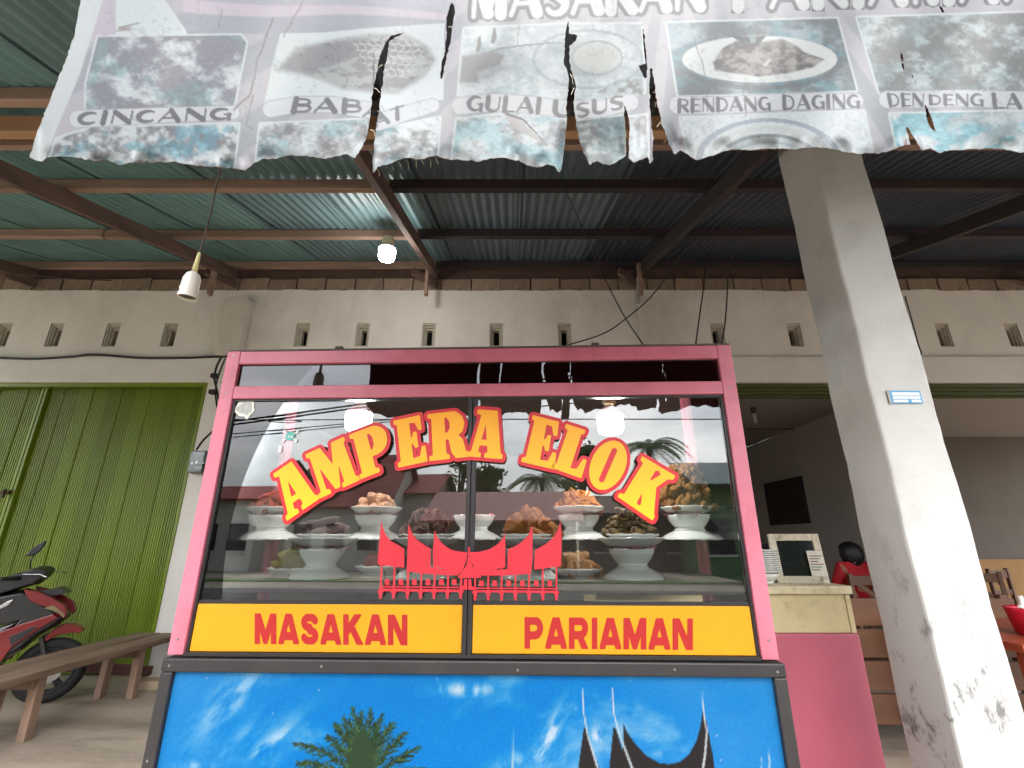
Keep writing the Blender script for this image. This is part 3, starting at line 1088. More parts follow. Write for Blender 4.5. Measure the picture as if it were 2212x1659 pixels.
GL['O'] = ([[(.5 + .5 * math.cos(t), .5 + .5 * math.sin(t)) for t in np.linspace(0, 2 * math.pi, 40, endpoint=False)]],
           [[(.5 + .105 * math.cos(t), .82 + .06 * math.sin(t)) for t in np.linspace(0, math.pi, 7)] + [(.5 + .105 * math.cos(t), .18 + .06 * math.sin(t)) for t in np.linspace(math.pi, 2 * math.pi, 7)]])
GL['K'] = ([[(0, 0), (.53, 0), (.53, .07), (.45, .10), (.45, .42), (.60, .12), (.55, .07), (.55, 0), (1, 0), (1, .08), (.95, .12), (.68, .60), (.84, .88), (.96, .92), (.96, 1), (.58, 1), (.58, .92), (.66, .88), (.45, .56), (.45, .90), (.53, .93), (.53, 1), (0, 1), (0, .93), (.11, .90), (.11, .10), (0, .07)]], [])


def c7(x, y):
    return (414.8 + .2813 * x, 829.5 + .2813 * y)


def c8(x, y):
    return (993.7 + .2930 * x, 829.5 + .2930 * y)


LET = [('A', c7, (735, 1045), (975, 880), (832, 555), (592, 720)),
       ('M', c7, (985, 875), (1285, 735), (1165, 412), (878, 545)),
       ('P', c7, (1297, 728), (1552, 628), (1467, 295), (1212, 395)),
       ('E', c7, (1590, 637), (1805, 592), (1757, 243), (1553, 287)),
       ('R', c7, (1828, 588), (2125, 555), (2095, 205), (1813, 237)),
       ('A', c8, (58, 530), (308, 550), (345, 207), (95, 190)),
       ('E', c8, (455, 570), (690, 625), (735, 285), (540, 235)),
       ('L', c8, (678, 615), (890, 690), (990, 368), (785, 300)),
       ('O', c8, (904, 721), (1128, 819), (1276, 479), (1052, 381)),
       ('K', c8, (1165, 830), (1415, 1000), (1590, 685), (1345, 540))]
LOFF = .0015                                  # vinyl lies on the outer face, level with the mullion front
LZ0, LZ1 = cartp(620, 1120)[1], cartp(1060, 890)[1]
LETM = grad_mat('letter_yellow_print', (255, 204, 14), (250, 170, 28), LZ0, LZ1)
OUTM = grad_mat('letter_red_outline', (222, 32, 36), (206, 38, 52), LZ0, LZ1)
for ch, cf, bl, br, tr_, tl in LET:
    qd = [np.array(cartp(*cf(*p), LOFF)) for p in (bl, br, tr_, tl)]

    def mapq(p, qd=qd):
        u, v = p
        return (1 - u) * (1 - v) * qd[0] + u * (1 - v) * qd[1] + u * v * qd[2] + (1 - u) * v * qd[3]
    outs = [[mapq(p) for p in g] for g in GL[ch][0]]
    hols = [[mapq(p) for p in g] for g in GL[ch][1]]
    ap = np.array([p for g in outs for p in g])
    mg = .024

    def sdf(X, Y):
        d = np.minimum.reduce([poly_sd(X, Y, g) for g in outs])
        for hgl in hols:
            d = np.maximum(d, -poly_sd(X, Y, hgl))
        return d
    x0_, y0_ = ap.min(0) - mg
    x1_, y1_ = ap.max(0) + mg
    o = link('letter', flat_mesh('letter', lambda X, Y: sdf(X, Y) - .0025, x0_, x1_, y0_, y1_, .0028, LOFF - .0035), LETM, cart)
    o['label'] = 'yellow slab serif letter ' + ch + ' with a red outline'

    def sdo(X, Y):
        d = np.minimum.reduce([poly_sd(X, Y, g) for g in outs])
        return d - .0165
    link('letter_outline', flat_mesh('letter_outline', sdo, x0_, x1_, y0_, y1_, .0032, LOFF - .0015 - .0007 * (len(cart.children) % 2)), OUTM, o)

# ---- red horned-roof house emblem


def e1(x, y):
    return cartp(777.7 + .2148 * x, 1106 + .2148 * y, LOFF)


EM = []


def ep(*pts):
    EM.append([e1(*p) for p in pts])


ep((215, 75), (230, 150), (260, 230), (310, 290), (380, 330), (448, 370), (445, 560), (300, 545), (178, 525))
ep((488, 115), (515, 200), (570, 275), (640, 325), (712, 368), (709, 552), (830, 572), (1000, 560), (990, 638), (860, 635), (620, 618), (470, 595))
ep((752, 180), (775, 250), (830, 320), (900, 370), (980, 395), (1082, 405), (1075, 470), (1045, 560), (985, 636), (830, 566), (738, 550), (732, 400))
ep((1460, 205), (1440, 260), (1390, 320), (1300, 375), (1200, 400), (1108, 405), (1118, 490), (1152, 570), (1210, 636), (1390, 568), (1463, 556))
ep((1735, 130), (1700, 220), (1640, 290), (1560, 345), (1488, 375), (1482, 575), (1390, 580), (1200, 570), (1220, 640), (1430, 638), (1600, 630), (1718, 620), (1735, 500))
ep((2018, 90), (1990, 180), (1940, 260), (1870, 320), (1758, 385), (1750, 580), (2020, 545), (2028, 300))
ep((1088, 350), (1107, 350), (1108, 450), (1130, 540), (1195, 615), (1225, 662), (982, 662), (1012, 615), (1070, 540), (1088, 450))
for cx_ in (207, 338, 477, 610, 745, 880, 1014):
    ep((cx_ + 4, 525), (cx_ + 20, 525), (cx_ + 10, 868), (cx_ - 12, 868))
    ep((cx_ - 32, 788), (cx_ + 36, 788), (cx_ + 12, 830), (cx_ + 9, 872), (cx_ - 11, 872), (cx_ - 14, 830))
for cx_ in (1158, 1290, 1425, 1563, 1700, 1838, 1975):
    ep((cx_ - 8, 550), (cx_ + 8, 550), (cx_ + 9, 885), (cx_ - 10, 885))
    ep((cx_ - 34, 796), (cx_ + 32, 796), (cx_ + 14, 840), (cx_ + 10, 890), (cx_ - 10, 890), (cx_ - 14, 840))
ep((200, 742), (1015, 752), (1015, 766), (200, 756))
ep((195, 768), (1015, 780), (1015, 804), (195, 796))
ep((1150, 760), (1982, 764), (1982, 778), (1150, 772))
ep((1150, 785), (1982, 790), (1982, 814), (1150, 806))
for cx_ in (275, 412, 550, 685, 820, 950):
    ep((cx_ - 23, 675), (cx_ + 22, 677), (cx_ + 22, 735), (cx_ - 24, 732))
for cx_ in (1222, 1355, 1495, 1632, 1772, 1908):
    ep((cx_ - 23, 687), (cx_ + 22, 690), (cx_ + 23, 748), (cx_ - 22, 745))
ep((1018, 745), (1042, 745), (1048, 680), (1078, 668), (1082, 782), (1018, 782))
ep((1090, 668), (1118, 680), (1124, 748), (1152, 748), (1152, 784), (1090, 782))
allp = np.array([p for g in EM for p in g])


def emsdf(X, Y):
    d = np.full(X.shape, 1.0)
    for g in EM:
        g = np.array(g)
        a0, b0 = g.min(0) - .006
        a1, b1 = g.max(0) + .006
        msk = (X > a0) & (X < a1) & (Y > b0) & (Y < b1)
        if msk.any():
            d[msk] = np.minimum(d[msk], poly_sd(X[msk], Y[msk], g))
    return np.minimum(d, .01)


o = link('house_emblem', flat_mesh('house_emblem', emsdf, allp[:, 0].min() - .004, allp[:, 0].max() + .004, allp[:, 1].min() - .004, allp[:, 1].max() + .004, .0016, LOFF - .002), REDV2, cart)
o['label'] = 'red cut-out emblem of a long house with horned roofs'

# ---- words on the yellow boards


def word(txt, x0, y0, x1, y1, w0_, yy, m, parent):
    """heavy block capitals fitted to a photo-unit box on the cart plane, one cut piece per letter"""
    bl, br, tr, tl = [np.array(cartp(*p, yy)) for p in ((x0, y1), (x1, w0_[1]), (x1, w0_[0]), (x0, y0))]
    HV = .262
    hv = {'M': (1.02, [[(.12, -.3), (.12, 1.3)], [(.12, 1.05), (.51, .12)], [(.51, .12), (.90, 1.05)], [(.90, -.3), (.90, 1.3)]]),
          'A': (.96, [[(.02, -.25), (.48, 1.05)], [(.94, -.25), (.48, 1.05)], [(.26, .26), (.70, .26)]]),
          'S': (.82, [gl_arc(.41, .72, .27, .17, 20, 270, 14) + gl_arc(.41, .28, .28, .17, 90, -160, 14)]),
          'K': (.92, [[(.12, -.3), (.12, 1.3)], [(.12, .36), (.92, 1.25)], [(.36, .62), (.94, -.22)]]),
          'N': (.90, [[(.12, -.3), (.12, 1.3)], [(.10, 1.1), (.80, -.1)], [(.78, -.3), (.78, 1.3)]]),
          'P': (.84, [[(.12, -.3), (.12, 1.3)], [(.12, .885), (.46, .885)] + gl_arc(.46, .65, .25, .235, 90, -90) + [(.12, .415)]]),
          'R': (.92, [[(.12, -.3), (.12, 1.3)], [(.12, .885), (.48, .885)] + gl_arc(.48, .66, .25, .225, 90, -90) + [(.12, .435)], [(.46, .43), (.86, -.22)]]),
          'I': (.25, [[(.125, -.3), (.125, 1.3)]])}
    tot = sum(hv[c][0] + .10 for c in txt) - .10
    x = 0
    W_, H_ = np.linalg.norm(br - bl), np.linalg.norm(tl - bl)
    for c in txt:
        wd, st = hv[c]
        u0, u1 = x / tot, (x + wd) / tot
        cs = W_ / tot
        asp = cs / H_                          # letter units to heights

        def sdf(X, Y, st=st, wd=wd):
            d = np.minimum.reduce([stroke_sd(X, Y, p, HV) for p in st])
            return np.maximum.reduce([d, -Y, Y - 1, -X, X - wd])
        xs, ys = np.arange(-.03, wd + .04, .022), np.arange(-.03, 1.05, .022)
        X, Y = np.meshgrid(xs, ys)
        v, f = contour(sdf(X, Y), xs, ys)
        u, t = (x + v[:, 0]) / tot, v[:, 1]
        P = ((1 - u) * (1 - t))[:, None] * bl + (u * (1 - t))[:, None] * br + (u * t)[:, None] * tr + ((1 - u) * t)[:, None] * tl
        me = bpy.data.meshes.new('board_letter')
        me.from_pydata([(a, yy, b) for a, b in P], [], f)
        o = link('board_letter', me, m, parent)
        o['label'] = 'red block capital ' + c + ' on the yellow board'
        x += wd + .10


word('MASAKAN', 550, 1325, 880, 1391, (1328, 1394), .0145, REDV, cart)
word('PARIAMAN', 1133, 1333, 1497, 1401, (1336, 1404), .0145, REDV, cart)

# ---- small stickers on the glass
s0, t0 = cartp(528, 884, .02)
tp = [(-22, 2), (-15, -14), (0, -20), (17, -14), (21, 2), (12, 14), (10, 21), (5, 14), (-10, 11)]
tpm = [(s0 + a * .0018, t0 - b * .0018) for a, b in tp]
STKM = mat('torn_white_sticker', (226, 228, 218), 0.7, 0.15, 60)
o = link('torn_sticker', flat_mesh('torn_sticker', lambda X, Y: poly_sd(X, Y, tpm) - .006 + (fbm(X * 60, Y * 60, 8) - .5) * .008, s0 - .07, s0 + .07, t0 - .07, t0 + .07, .002, .0195), STKM, cart)
o2 = flat_mesh('sticker_core', lambda X, Y: poly_sd(X, Y, tpm) + .004 + (fbm(X * 90, Y * 90, 9) - .5) * .012, s0 - .07, s0 + .07, t0 - .07, t0 + .07, .002, .0188)
link('sticker_core', o2, mat('clear_residue', (178, 182, 176), 0.6, 0.2, 50), o)
s0, t0 = cartp(627, 942, .02)
q_ = .0019
TEAL = mat('teal_vinyl', (88, 190, 178), 0.5, 0.05)
bones = lambda X, Y: np.minimum.reduce([stroke_sd(X, Y, [(s0 - 13 * q_, t0 - 9 * q_), (s0 + 13 * q_, t0 + 9 * q_)], 3.5 * q_), stroke_sd(X, Y, [(s0 - 13 * q_, t0 + 9 * q_), (s0 + 13 * q_, t0 - 9 * q_)], 3.5 * q_)] +
                                       [np.hypot(X - s0 - a * q_, Y - t0 - b * q_) - 2.6 * q_ for a in (-14, 14) for b in (-11.5, -8, 8, 11.5)])
ob = link('bone_sticker', flat_mesh('bone_sticker', bones, s0 - .04, s0 + .04, t0 - .035, t0 + .035, .0012, .0195), WHT, cart)
skull = lambda X, Y: np.maximum.reduce([np.hypot((X - s0) / 1.05, Y - t0) - 9.5 * q_, -(np.hypot(X - s0 + 3.8 * q_, (Y - t0 + 1 * q_) / 1.3) - 2.6 * q_), -(np.hypot(X - s0 - 3.8 * q_, (Y - t0 + 1 * q_) / 1.3) - 2.6 * q_)])
link('skull_sticker', flat_mesh('skull_sticker', skull, s0 - .03, s0 + .03, t0 - .03, t0 + .03, .001, .0185), TEAL, ob)
s0, t0 = cartp(605, 970, .02)
MB().box(s0 - .007, s0 + .007, .0192, .0196, t0 - .014, t0 + .014).build('paper_tab', WHT, cart)

# ================================================================ torn banner
YBN = 0.80
banner = empty('torn_banner', 'faded torn vinyl menu banner with food pictures hanging from the canopy edge', 'banner', (0, YBN, 2.0))
edge = [(222, -300), (196, -100), (174, 0), (160, 80), (144, 125), (114, 200), (84, 275), (63, 340), (78, 346), (90, 350), (102, 340), (139, 338), (172, 341), (202, 348), (232, 346), (259, 358), (277, 351), (339, 350), (377, 349), (402, 355), (452, 360),
        (502, 363), (529, 367), (540, 360), (552, 350), (571, 344), (600, 341), (626, 336), (663, 336), (700, 343), (727, 337), (748, 333), (767, 341),
        (782, 319), (794, 286), (800, 241), (805, 195), (812, 160), (821, 119), (835, 87), (846, 78), (874, 70), (850, 83), (842, 92), (831, 142), (823, 202), (816, 252), (811, 286), (806, 340), (805, 374),
        (817, 359), (846, 351), (874, 339), (908, 343), (943, 337), (977, 344), (1011, 346), (1034, 348), (1059, 343), (1087, 341), (1117, 346), (1156, 362), (1179, 356), (1197, 359), (1208, 372), (1214, 366),
        (1216, 345), (1219, 321), (1224, 270), (1223, 229), (1228, 199), (1227, 160), (1219, 138), (1219, 96), (1222, 66), (1226, 47), (1229, 47), (1230, 71), (1246, 76), (1246, 89), (1230, 99), (1231, 133), (1236, 156), (1243, 183), (1240, 220),
        (1244, 270), (1252, 305), (1266, 339), (1276, 360), (1279, 351), (1289, 346), (1302, 354), (1318, 357), (1334, 348), (1354, 337),
        (1350, 275), (1348, 229), (1350, 229), (1356, 247), (1361, 275), (1359, 310), (1358, 341), (1369, 351), (1387, 344), (1399, 338), (1405, 353), (1410, 344),
        (1410, 298), (1404, 229), (1403, 183), (1405, 149), (1408, 149), (1411, 165), (1417, 206), (1424, 241), (1429, 264), (1442, 305), (1457, 332), (1470, 324), (1486, 332), (1504, 345), (1525, 341), (1555, 330), (1578, 324), (1607, 323), (1646, 322), (1692, 321), (1713, 323), (1756, 317), (1784, 319), (1830, 328), (1853, 332),
        (1872, 330), (1897, 333), (1929, 323), (1957, 312), (1965, 311), (1957, 275), (1961, 275), (1984, 314), (1991, 325), (2009, 321), (2032, 330), (2055, 324), (2090, 322), (2135, 320), (2170, 323), (2204, 330), (2260, 326), (2330, 332), (2390, 322), (2330, -300)]
holes = [[(976, 2), (982, 20), (981, 40), (975, 80), (968, 115), (962, 132), (955, 172), (951, 168), (955, 130), (961, 112), (963, 80), (966, 34)],
         [(1386, 44), (1389, 60), (1394, 92), (1399, 137), (1396, 178), (1378, 141), (1393, 137), (1390, 92)],
         [(1996, 222), (2008, 240), (2014, 262), (2022, 287), (2010, 275), (2001, 252)],
         [(1945, 106), (1950, 120), (1953, 152), (1948, 140)], [(1966, 152), (1976, 172), (1978, 180), (1971, 168)],
         [(2028, 12), (2036, 16), (2042, 30), (2034, 26)]]

TK, TN = .29, .10                            # thick and thin strokes of the banner's lettering


SF = {  # letter: (width, [(points, w0, w1)])  y up, unit height
    'I': (.34, [([(.17, .06), (.17, .94)], TK, TK)]),
    'C': (.86, [(gl_arc(.5, .5, .37, .43, 55, 180), TN, TK), (gl_arc(.5, .5, .37, .43, 180, 310), TK, TN)]),
    'G': (.92, [(gl_arc(.5, .5, .37, .43, 55, 180), TN, TK), (gl_arc(.5, .5, .37, .43, 180, 300), TK, TN), ([(.80, .06), (.80, .44)], TK * .8, TK * .8), ([(.62, .46), (.88, .46)], TN, TN)]),
    'N': (.95, [([(.12, .04), (.12, .96)], TN, TN), ([(.17, .92), (.80, .08)], TK, TK), ([(.85, .04), (.85, .96)], TN, TN)]),
    'A': (.95, [([(.06, .04), (.45, .95)], TN, TN), ([(.48, .92), (.82, .08)], TK, TK), ([(.22, .32), (.66, .32)], TN, TN)]),
    'B': (.82, [([(.16, .06), (.16, .94)], TK, TK), ([(.2, .95), (.45, .95)] + gl_arc(.45, .74, .25, .21, 90, -90) + [(.2, .53)], TN, TN * 1.6), ([(.2, .53), (.48, .53)] + gl_arc(.48, .29, .28, .24, 90, -90) + [(.2, .05)], TN * 1.8, TN)]),
    'T': (.80, [([(.04, .94), (.76, .94)], TN, TN), ([(.40, .06), (.40, .92)], TK, TK)]),
    'U': (.88, [([(.16, .95), (.16, .35)], TK, TK), (gl_arc(.47, .35, .31, .31, 180, 360), TK, TN), ([(.78, .35), (.78, .95)], TN, TN)]),
    'L': (.72, [([(.16, .06), (.16, .94)], TK, TK), ([(.16, .05), (.68, .05)], TN, TN)]),
    'S': (.74, [([(.64, .88)] + gl_arc(.36, .74, .25, .21, 50, 200), TN, TK * .7), ([(.13, .66), (.60, .36)], TK * .85, TK * .85), (gl_arc(.36, .27, .27, .23, 20, -150), TK * .7, TN)]),
    'R': (.88, [([(.16, .06), (.16, .94)], TK, TK), ([(.2, .95), (.48, .95)] + gl_arc(.48, .71, .26, .24, 90, -90) + [(.2, .47)], TN, TN * 1.8), ([(.42, .46), (.76, .07)], TK * .8, TK * .8)]),
    'E': (.74, [([(.16, .06), (.16, .94)], TK, TK), ([(.16, .95), (.68, .95)], TN, TN), ([(.16, .52), (.58, .52)], TN, TN), ([(.16, .05), (.70, .05)], TN, TN)]),
    'D': (.92, [([(.16, .06), (.16, .94)], TK, TK), ([(.2, .95), (.42, .95)] + gl_arc(.42, .5, .38, .45, 90, -90) + [(.2, .05)], TN, TN * 1.6)]),
    'P': (.84, [([(.16, .06), (.16, .94)], TK, TK), ([(.2, .95), (.48, .95)] + gl_arc(.48, .71, .26, .24, 90, -90) + [(.2, .47)], TN, TN * 1.8)]),
    'K': (.92, [([(.16, .06), (.16, .94)], TK, TK), ([(.30, .48), (.78, .94)], TN, TN), ([(.40, .55), (.80, .07)], TK, TK)]),
    'M': (1.1, [([(.12, .04), (.16, .96)], TN, TN), ([(.24, .92), (.54, .10)], TK, TK), ([(.54, .06), (.86, .94)], TN, TN), ([(.92, .06), (.92, .94)], TK, TK)]),
    ' ': (.45, [])}


def text_sd(X, Y, txt, quad, track=.06):
    """quad: TL, TR, BR, BL in photo units -> distance field"""
    tot = sum(SF[c][0] + track for c in txt) - track
    tl, tr, br, bl = [np.array(p, float) for p in quad]
    hgt = (np.linalg.norm(tl - bl) + np.linalg.norm(tr - br)) / 2
    sxk = np.linalg.norm(br - bl) / tot
    kw = (hgt + sxk) / 2
    d = np.full(X.shape, 50.0)
    x = 0
    for c in txt:
        wd, st = SF[c]
        for pts, w0, w1 in st:
            P = []
            for a, b in pts:
                u = (x + a) / tot
                P.append((1 - u) * (1 - b) * bl + u * (1 - b) * br + u * b * tr + (1 - u) * b * tl)
            P = np.array(P)
            m0, m1 = P.min(0) - 14, P.max(0) + 14
            k = (X > m0[0]) & (X < m1[0]) & (Y > m0[1]) & (Y < m1[1])
            if k.any():
                d[k] = np.minimum(d[k], stroke_sd(X[k], Y[k], P, w0 * kw, w1 * kw))
        x += wd + track
    return d


def build_banner():
    xs = np.arange(56, 2396, 2.2)
    ys = np.concatenate([np.arange(-296, -44, 14.0), np.arange(-44, 382, 2.0)])
    X, Y = np.meshgrid(xs, ys)
    d = poly_sd(X, Y, edge)
    for hgl in holes:
        d = np.maximum(d, -poly_sd(X, Y, hgl))
    d = d + (vnoise(X / 5, Y / 5, 91) - .5) * 2.6 + (vnoise(X / 15, Y / 15, 92) - .5) * 3.0
    v, f = contour(d, xs, ys)
    X, Y = v[:, 0], v[:, 1]
    # ------------ print
    n1 = fbm(X / 60, Y / 60, 41)
    n2 = fbm(X / 14, Y / 14, 45)
    n3 = fbm(X / 5, Y / 5, 49, 3)
    C = np.zeros((len(X), 3))

    def col(*c):
        return np.array(c) / 255.

    def over(a, c):
        C[:] = C * (1 - a[:, None]) + np.asarray(c) * a[:, None]

    def inside(poly, soft=1.5):
        return sstep(soft, -soft, poly_sd(X, Y, poly))
    lav, gry, pnk, wht = col(204, 205, 211), col(182, 185, 190), col(212, 206, 211), col(234, 240, 241)
    over(np.ones(len(X)), lav)
    # rays
    ang = np.arctan2(Y + 420 - .02 * X, X - 1500)
    rays = .5 + .5 * np.sin(ang * 58)
    over(sstep(.35, .65, rays) * .8, gry)
    over(sstep(.55, .3, rays) * .7, pnk)
    over(sstep(20, -10, Y - 25 - (X > 1000) * 10) * (X > 990) * .6, pnk)
    # upper-left bands
    b1 = 30 + .016 * (X - 370) + 4 * np.sin(X / 70)
    over(inside([(360, -320), (985, -320), (985, 60), (400, 70)]) * sstep(-3, 3, b1 - Y), col(224, 212, 222))
    over(inside([(360, -320), (985, -320), (985, 75), (400, 72)]) * sstep(-3, 3, Y - b1), col(188, 190, 200))
    over(inside([(360, -320), (985, -320), (985, 75), (400, 72)]) * sstep(-3, 3, b1 - 32 + .03 * (X - 370) - Y), col(196, 194, 206))
    over(inside([(246, -320), (330, -320), (357, 0), (402, 66), (404, 74), (250, 82)]), wht)
    over(inside([(200, -320), (246, -320), (250, 82), (190, 92)]), col(216, 208, 218))

    # pictures
    def picture(poly, seed, dark, light, thr, sc=1.0, tint=None, tseed=0, border=True, tamt=.7, bold=1.0):
        if border:
            over(sstep(5.5, 3.0, poly_sd(X, Y, poly)), wht)
        a = inside(poly)
        q = fbm(X / (46 * sc), Y / (34 * sc), seed, 6, .6)
        fine = fbm(X / 9, Y / 7, seed + 9, 4, .6)
        t = sstep(thr - .16, thr + .19, q + (fine - .5) * .16 * bold)
        cc = dark + (light - dark) * t[:, None]
        edges = np.abs(q - .5) < .012
        cc = cc - (edges * .05)[:, None]
        if tint is not None:
            tq = sstep(.52, .66, fbm(X / 60, Y / 40, tseed, 4))
            cc = cc * (1 - tamt * tq[:, None]) + (np.asarray(tint) * (.72 + .5 * fine[:, None])) * tamt * tq[:, None]
        cc = cc * (.94 + .12 * n3[:, None])
        C[:] = C * (1 - a[:, None]) + cc * a[:, None]

    G1, G2, L1 = col(150, 152, 158), col(166, 160, 164), col(232, 238, 240)
    tq_ = col(120, 190, 196)
    picture([(212, 80), (520, 76), (532, 92), (505, 228), (300, 238), (186, 236), (186, 180)], 61, col(158, 156, 166), L1, .56, 1.0, col(150, 190, 190), 5, tamt=.5)
    over(inside([(214, 88), (236, 86), (205, 180), (186, 200)], 8) * .5, col(140, 186, 186))
    wv = 10 * np.sin(X / 60)
    over(inside([(606, 72), (700, 70), (780, 62), (960, 50), (958, 215), (820, 240), (570, 228), (590, 130)]), wht)
    a = inside([(600, 150), (640, 105), (720, 88), (800, 76), (880, 78), (920, 100), (938, 130), (915, 165), (860, 200), (800, 198), (740, 190), (680, 165)], 9)
    q = fbm(X / 50, Y / 22, 72, 6)
    over(a * .95, col(156, 154, 158))
    over(a * sstep(.50, .62, q) * .7, col(206, 212, 206))
    over(a * sstep(.62, .50, np.abs(fbm(X / 34, Y / 24, 75, 3) - .52) * 9 + .45) * .8, col(120, 120, 122))
    # honeycomb of the tripe
    hx = inside([(760, 90), (840, 74), (905, 90), (925, 130), (880, 170), (800, 165)], 6)
    hc = np.abs(np.sin(X / 5.2 + np.sin(Y / 4.4) * 1.2)) * np.abs(np.sin(Y / 4.4 + .4 * np.sin(X / 11)))
    over(hx * sstep(.30, .12, hc) * .75, col(222, 226, 222))
    over(sstep(.62, .75, n1) * inside([(590, 90), (760, 80), (700, 150), (590, 170)], 10) * .5, col(150, 190, 188))
    picture([(1003, 62), (1225, 52), (1385, 52), (1392, 200), (1220, 225), (990, 205)], 81, col(176, 184, 188), L1, .42, 2.2, col(164, 190, 194), 15, tamt=.4, bold=.4)
    over(inside([(1000, 122), (1060, 112), (1090, 118), (1080, 140), (1030, 155), (1035, 178), (992, 178)], 4) * .85, col(148, 146, 146))
    over(stroke_sd(X, Y, [(1020, 128), (1080, 105), (1130, 98), (1200, 92), (1240, 95)], 5, 3) < 0, col(156, 162, 164))
    over(inside([(1028, 112), (1033, 80), (1038, 78), (1040, 98), (1034, 112)], 2), col(130, 132, 130))
    over(inside([(1060, 92), (1066, 62), (1071, 60), (1073, 80), (1068, 94)], 2), col(130, 132, 130))
    over(inside(gl_arc(1290, 125, 52, 34, 0, 360, 20)[:-1], 6) * .85, col(214, 216, 210) - 0.0)
    over((np.abs(poly_sd(X, Y, gl_arc(1290, 125, 54, 36, 0, 360, 20)[:-1])) < 2.2) * .5, col(140, 148, 150))
    over((np.abs(poly_sd(X, Y, gl_arc(1270, 128, 118, 62, 0, 360, 26)[:-1])) < 3) * .5, col(150, 164, 170))
    over(inside([(1290, 200), (1330, 175), (1385, 165), (1388, 205), (1350, 200)], 3) * sstep(.35, .6, n2), col(120, 124, 120))
    picture([(1441, 50), (1808, 40), (1850, 195), (1740, 200), (1465, 206)], 101, col(128, 136, 140), col(190, 206, 212), .5, 1.2, col(120, 176, 188), 25, tamt=.6)
    over(inside(gl_arc(1641, 128, 168, 51, 0, 360, 30)[:-1]), col(240, 243, 240))
    over((np.abs(poly_sd(X, Y, gl_arc(1641, 131, 170, 54, 0, 360, 30)[:-1]) - 5) < 5) * (Y > 135) * .55, col(120, 124, 128))
    mt = inside([(1541, 135), (1560, 105), (1590, 88), (1640, 92), (1690, 84), (1722, 100), (1740, 115), (1780, 128), (1755, 145), (1700, 158), (1640, 165), (1590, 158), (1545, 152)], 3)
    qm = fbm(X / 18, Y / 11, 111, 6, .65)
    over(mt, col(160, 154, 150))
    over(mt * sstep(.46, .66, qm) * .8, col(206, 200, 192))
    over(mt * sstep(.47, .36, qm) * .8, col(104, 100, 100))
    over(inside([(1580, 78), (1625, 80), (1655, 77), (1640, 95), (1620, 93), (1595, 88)], 2), col(92, 104, 104))
    over(inside([(1616, 74), (1634, 72), (1632, 92), (1622, 94)], 2), col(170, 190, 186))
    over(inside([(1646, 142), (1660, 126), (1668, 128), (1656, 144)], 2), col(226, 222, 214))
    picture([(1852, 38), (2000, 34), (2390, 22), (2390, 196), (1900, 200)], 121, col(146, 148, 146), col(222, 232, 232), .5, .9, col(172, 200, 204), 33, tamt=.4)
    # lower row
    picture([(122, 300), (200, 275), (516, 268), (500, 400), (90, 400)], 141, col(148, 146, 150), L1, .46, .55, col(130, 190, 206), 37, tamt=.6, bold=1.6)
    over(inside([(376, 272), (500, 272), (470, 320), (390, 345), (372, 320)], 8) * .6 * sstep(.35, .6, n2), col(120, 188, 212))
    picture([(562, 268), (790, 258), (800, 400), (548, 400)], 151, col(158, 154, 156), L1, .40, .7, col(160, 206, 214), 43, tamt=.5, bold=1.6)
    picture([(812, 282), (950, 254), (940, 400), (800, 400)], 155, col(150, 150, 152), L1, .42, .5, col(130, 192, 208), 48, tamt=.6, bold=1.6)
    picture([(987, 258), (1110, 244), (1222, 258), (1222, 400), (970, 400)], 161, col(166, 166, 168), L1, .42, .8, col(120, 200, 214), 51, tamt=.35, bold=1.7)
    over(inside([(1090, 246), (1120, 258), (1170, 300), (1165, 306), (1120, 282), (1095, 262)], 3) * .8, col(206, 198, 194))
    over(stroke_sd(X, Y, [(1095, 246), (1130, 258), (1172, 302)], 7, 2) < 0, col(140, 132, 130))
    picture([(1240, 262), (1352, 250), (1356, 400), (1240, 400)], 171, col(142, 148, 150), col(216, 224, 222), .52, .5, col(140, 196, 206), 57, tamt=.35, bold=1.8)
    picture([(1358, 254), (1396, 248), (1404, 400), (1350, 400)], 175, col(170, 166, 168), L1, .40, .6, None)
    picture([(1470, 255), (1866, 240), (1900, 400), (1500, 400)], 181, col(196, 202, 208), L1, .28, 3.0, None, bold=.3)
    for rr, ww, cc in ((150, 15, col(168, 178, 190)), (128, 12, col(226, 230, 226)), (108, 12, col(164, 172, 172)), (88, 10, col(200, 214, 218))):
        over((np.abs(np.hypot((X - 1660), (Y - 345 - (150 - rr) * .2) * 1.75) - rr) < ww / 2) * (Y < 345) * .75, cc)
    picture([(1922, 246), (2390, 236), (2390, 400), (1955, 400)], 191, col(168, 186, 190), L1, .34, 1.4, col(120, 204, 220), 63, tamt=.55)
    C[:] = np.clip(.88 + (C - .88) * 1.3, 0, 1)
    # white left margin
    wb = np.interp(Y, [-300, 0, 162, 275, 338], [262, 222, 172, 124, 99])
    over(sstep(2, -2, X - wb), wht)
    # name plates
    plates = [([(168, 257), (300, 251), (503, 243)], 37, 29), ([(585, 236), (640, 226), (720, 226), (806, 240), (812, 243)], 34, 34), ([(818, 264), (870, 246), (935, 227)], 36, 28),
              ([(995, 229), (1060, 221), (1130, 225), (1232, 237)], 37, 36), ([(1234, 238), (1300, 235), (1362, 221)], 38, 34), ([(1466, 227), (1560, 228), (1700, 219), (1849, 218)], 38, 32), ([(1917, 215), (2000, 214), (2080, 212), (2390, 222)], 36, 36)]
    for p, w0_, w1_ in plates:
        dd = stroke_sd(X, Y, p, w0_, w1_)
        over(sstep(2.6, 1.2, np.abs(dd)) * .8, col(170, 168, 176))
        over(sstep(1, -1, dd), col(234, 236, 240))
    inkc = col(78, 76, 84)
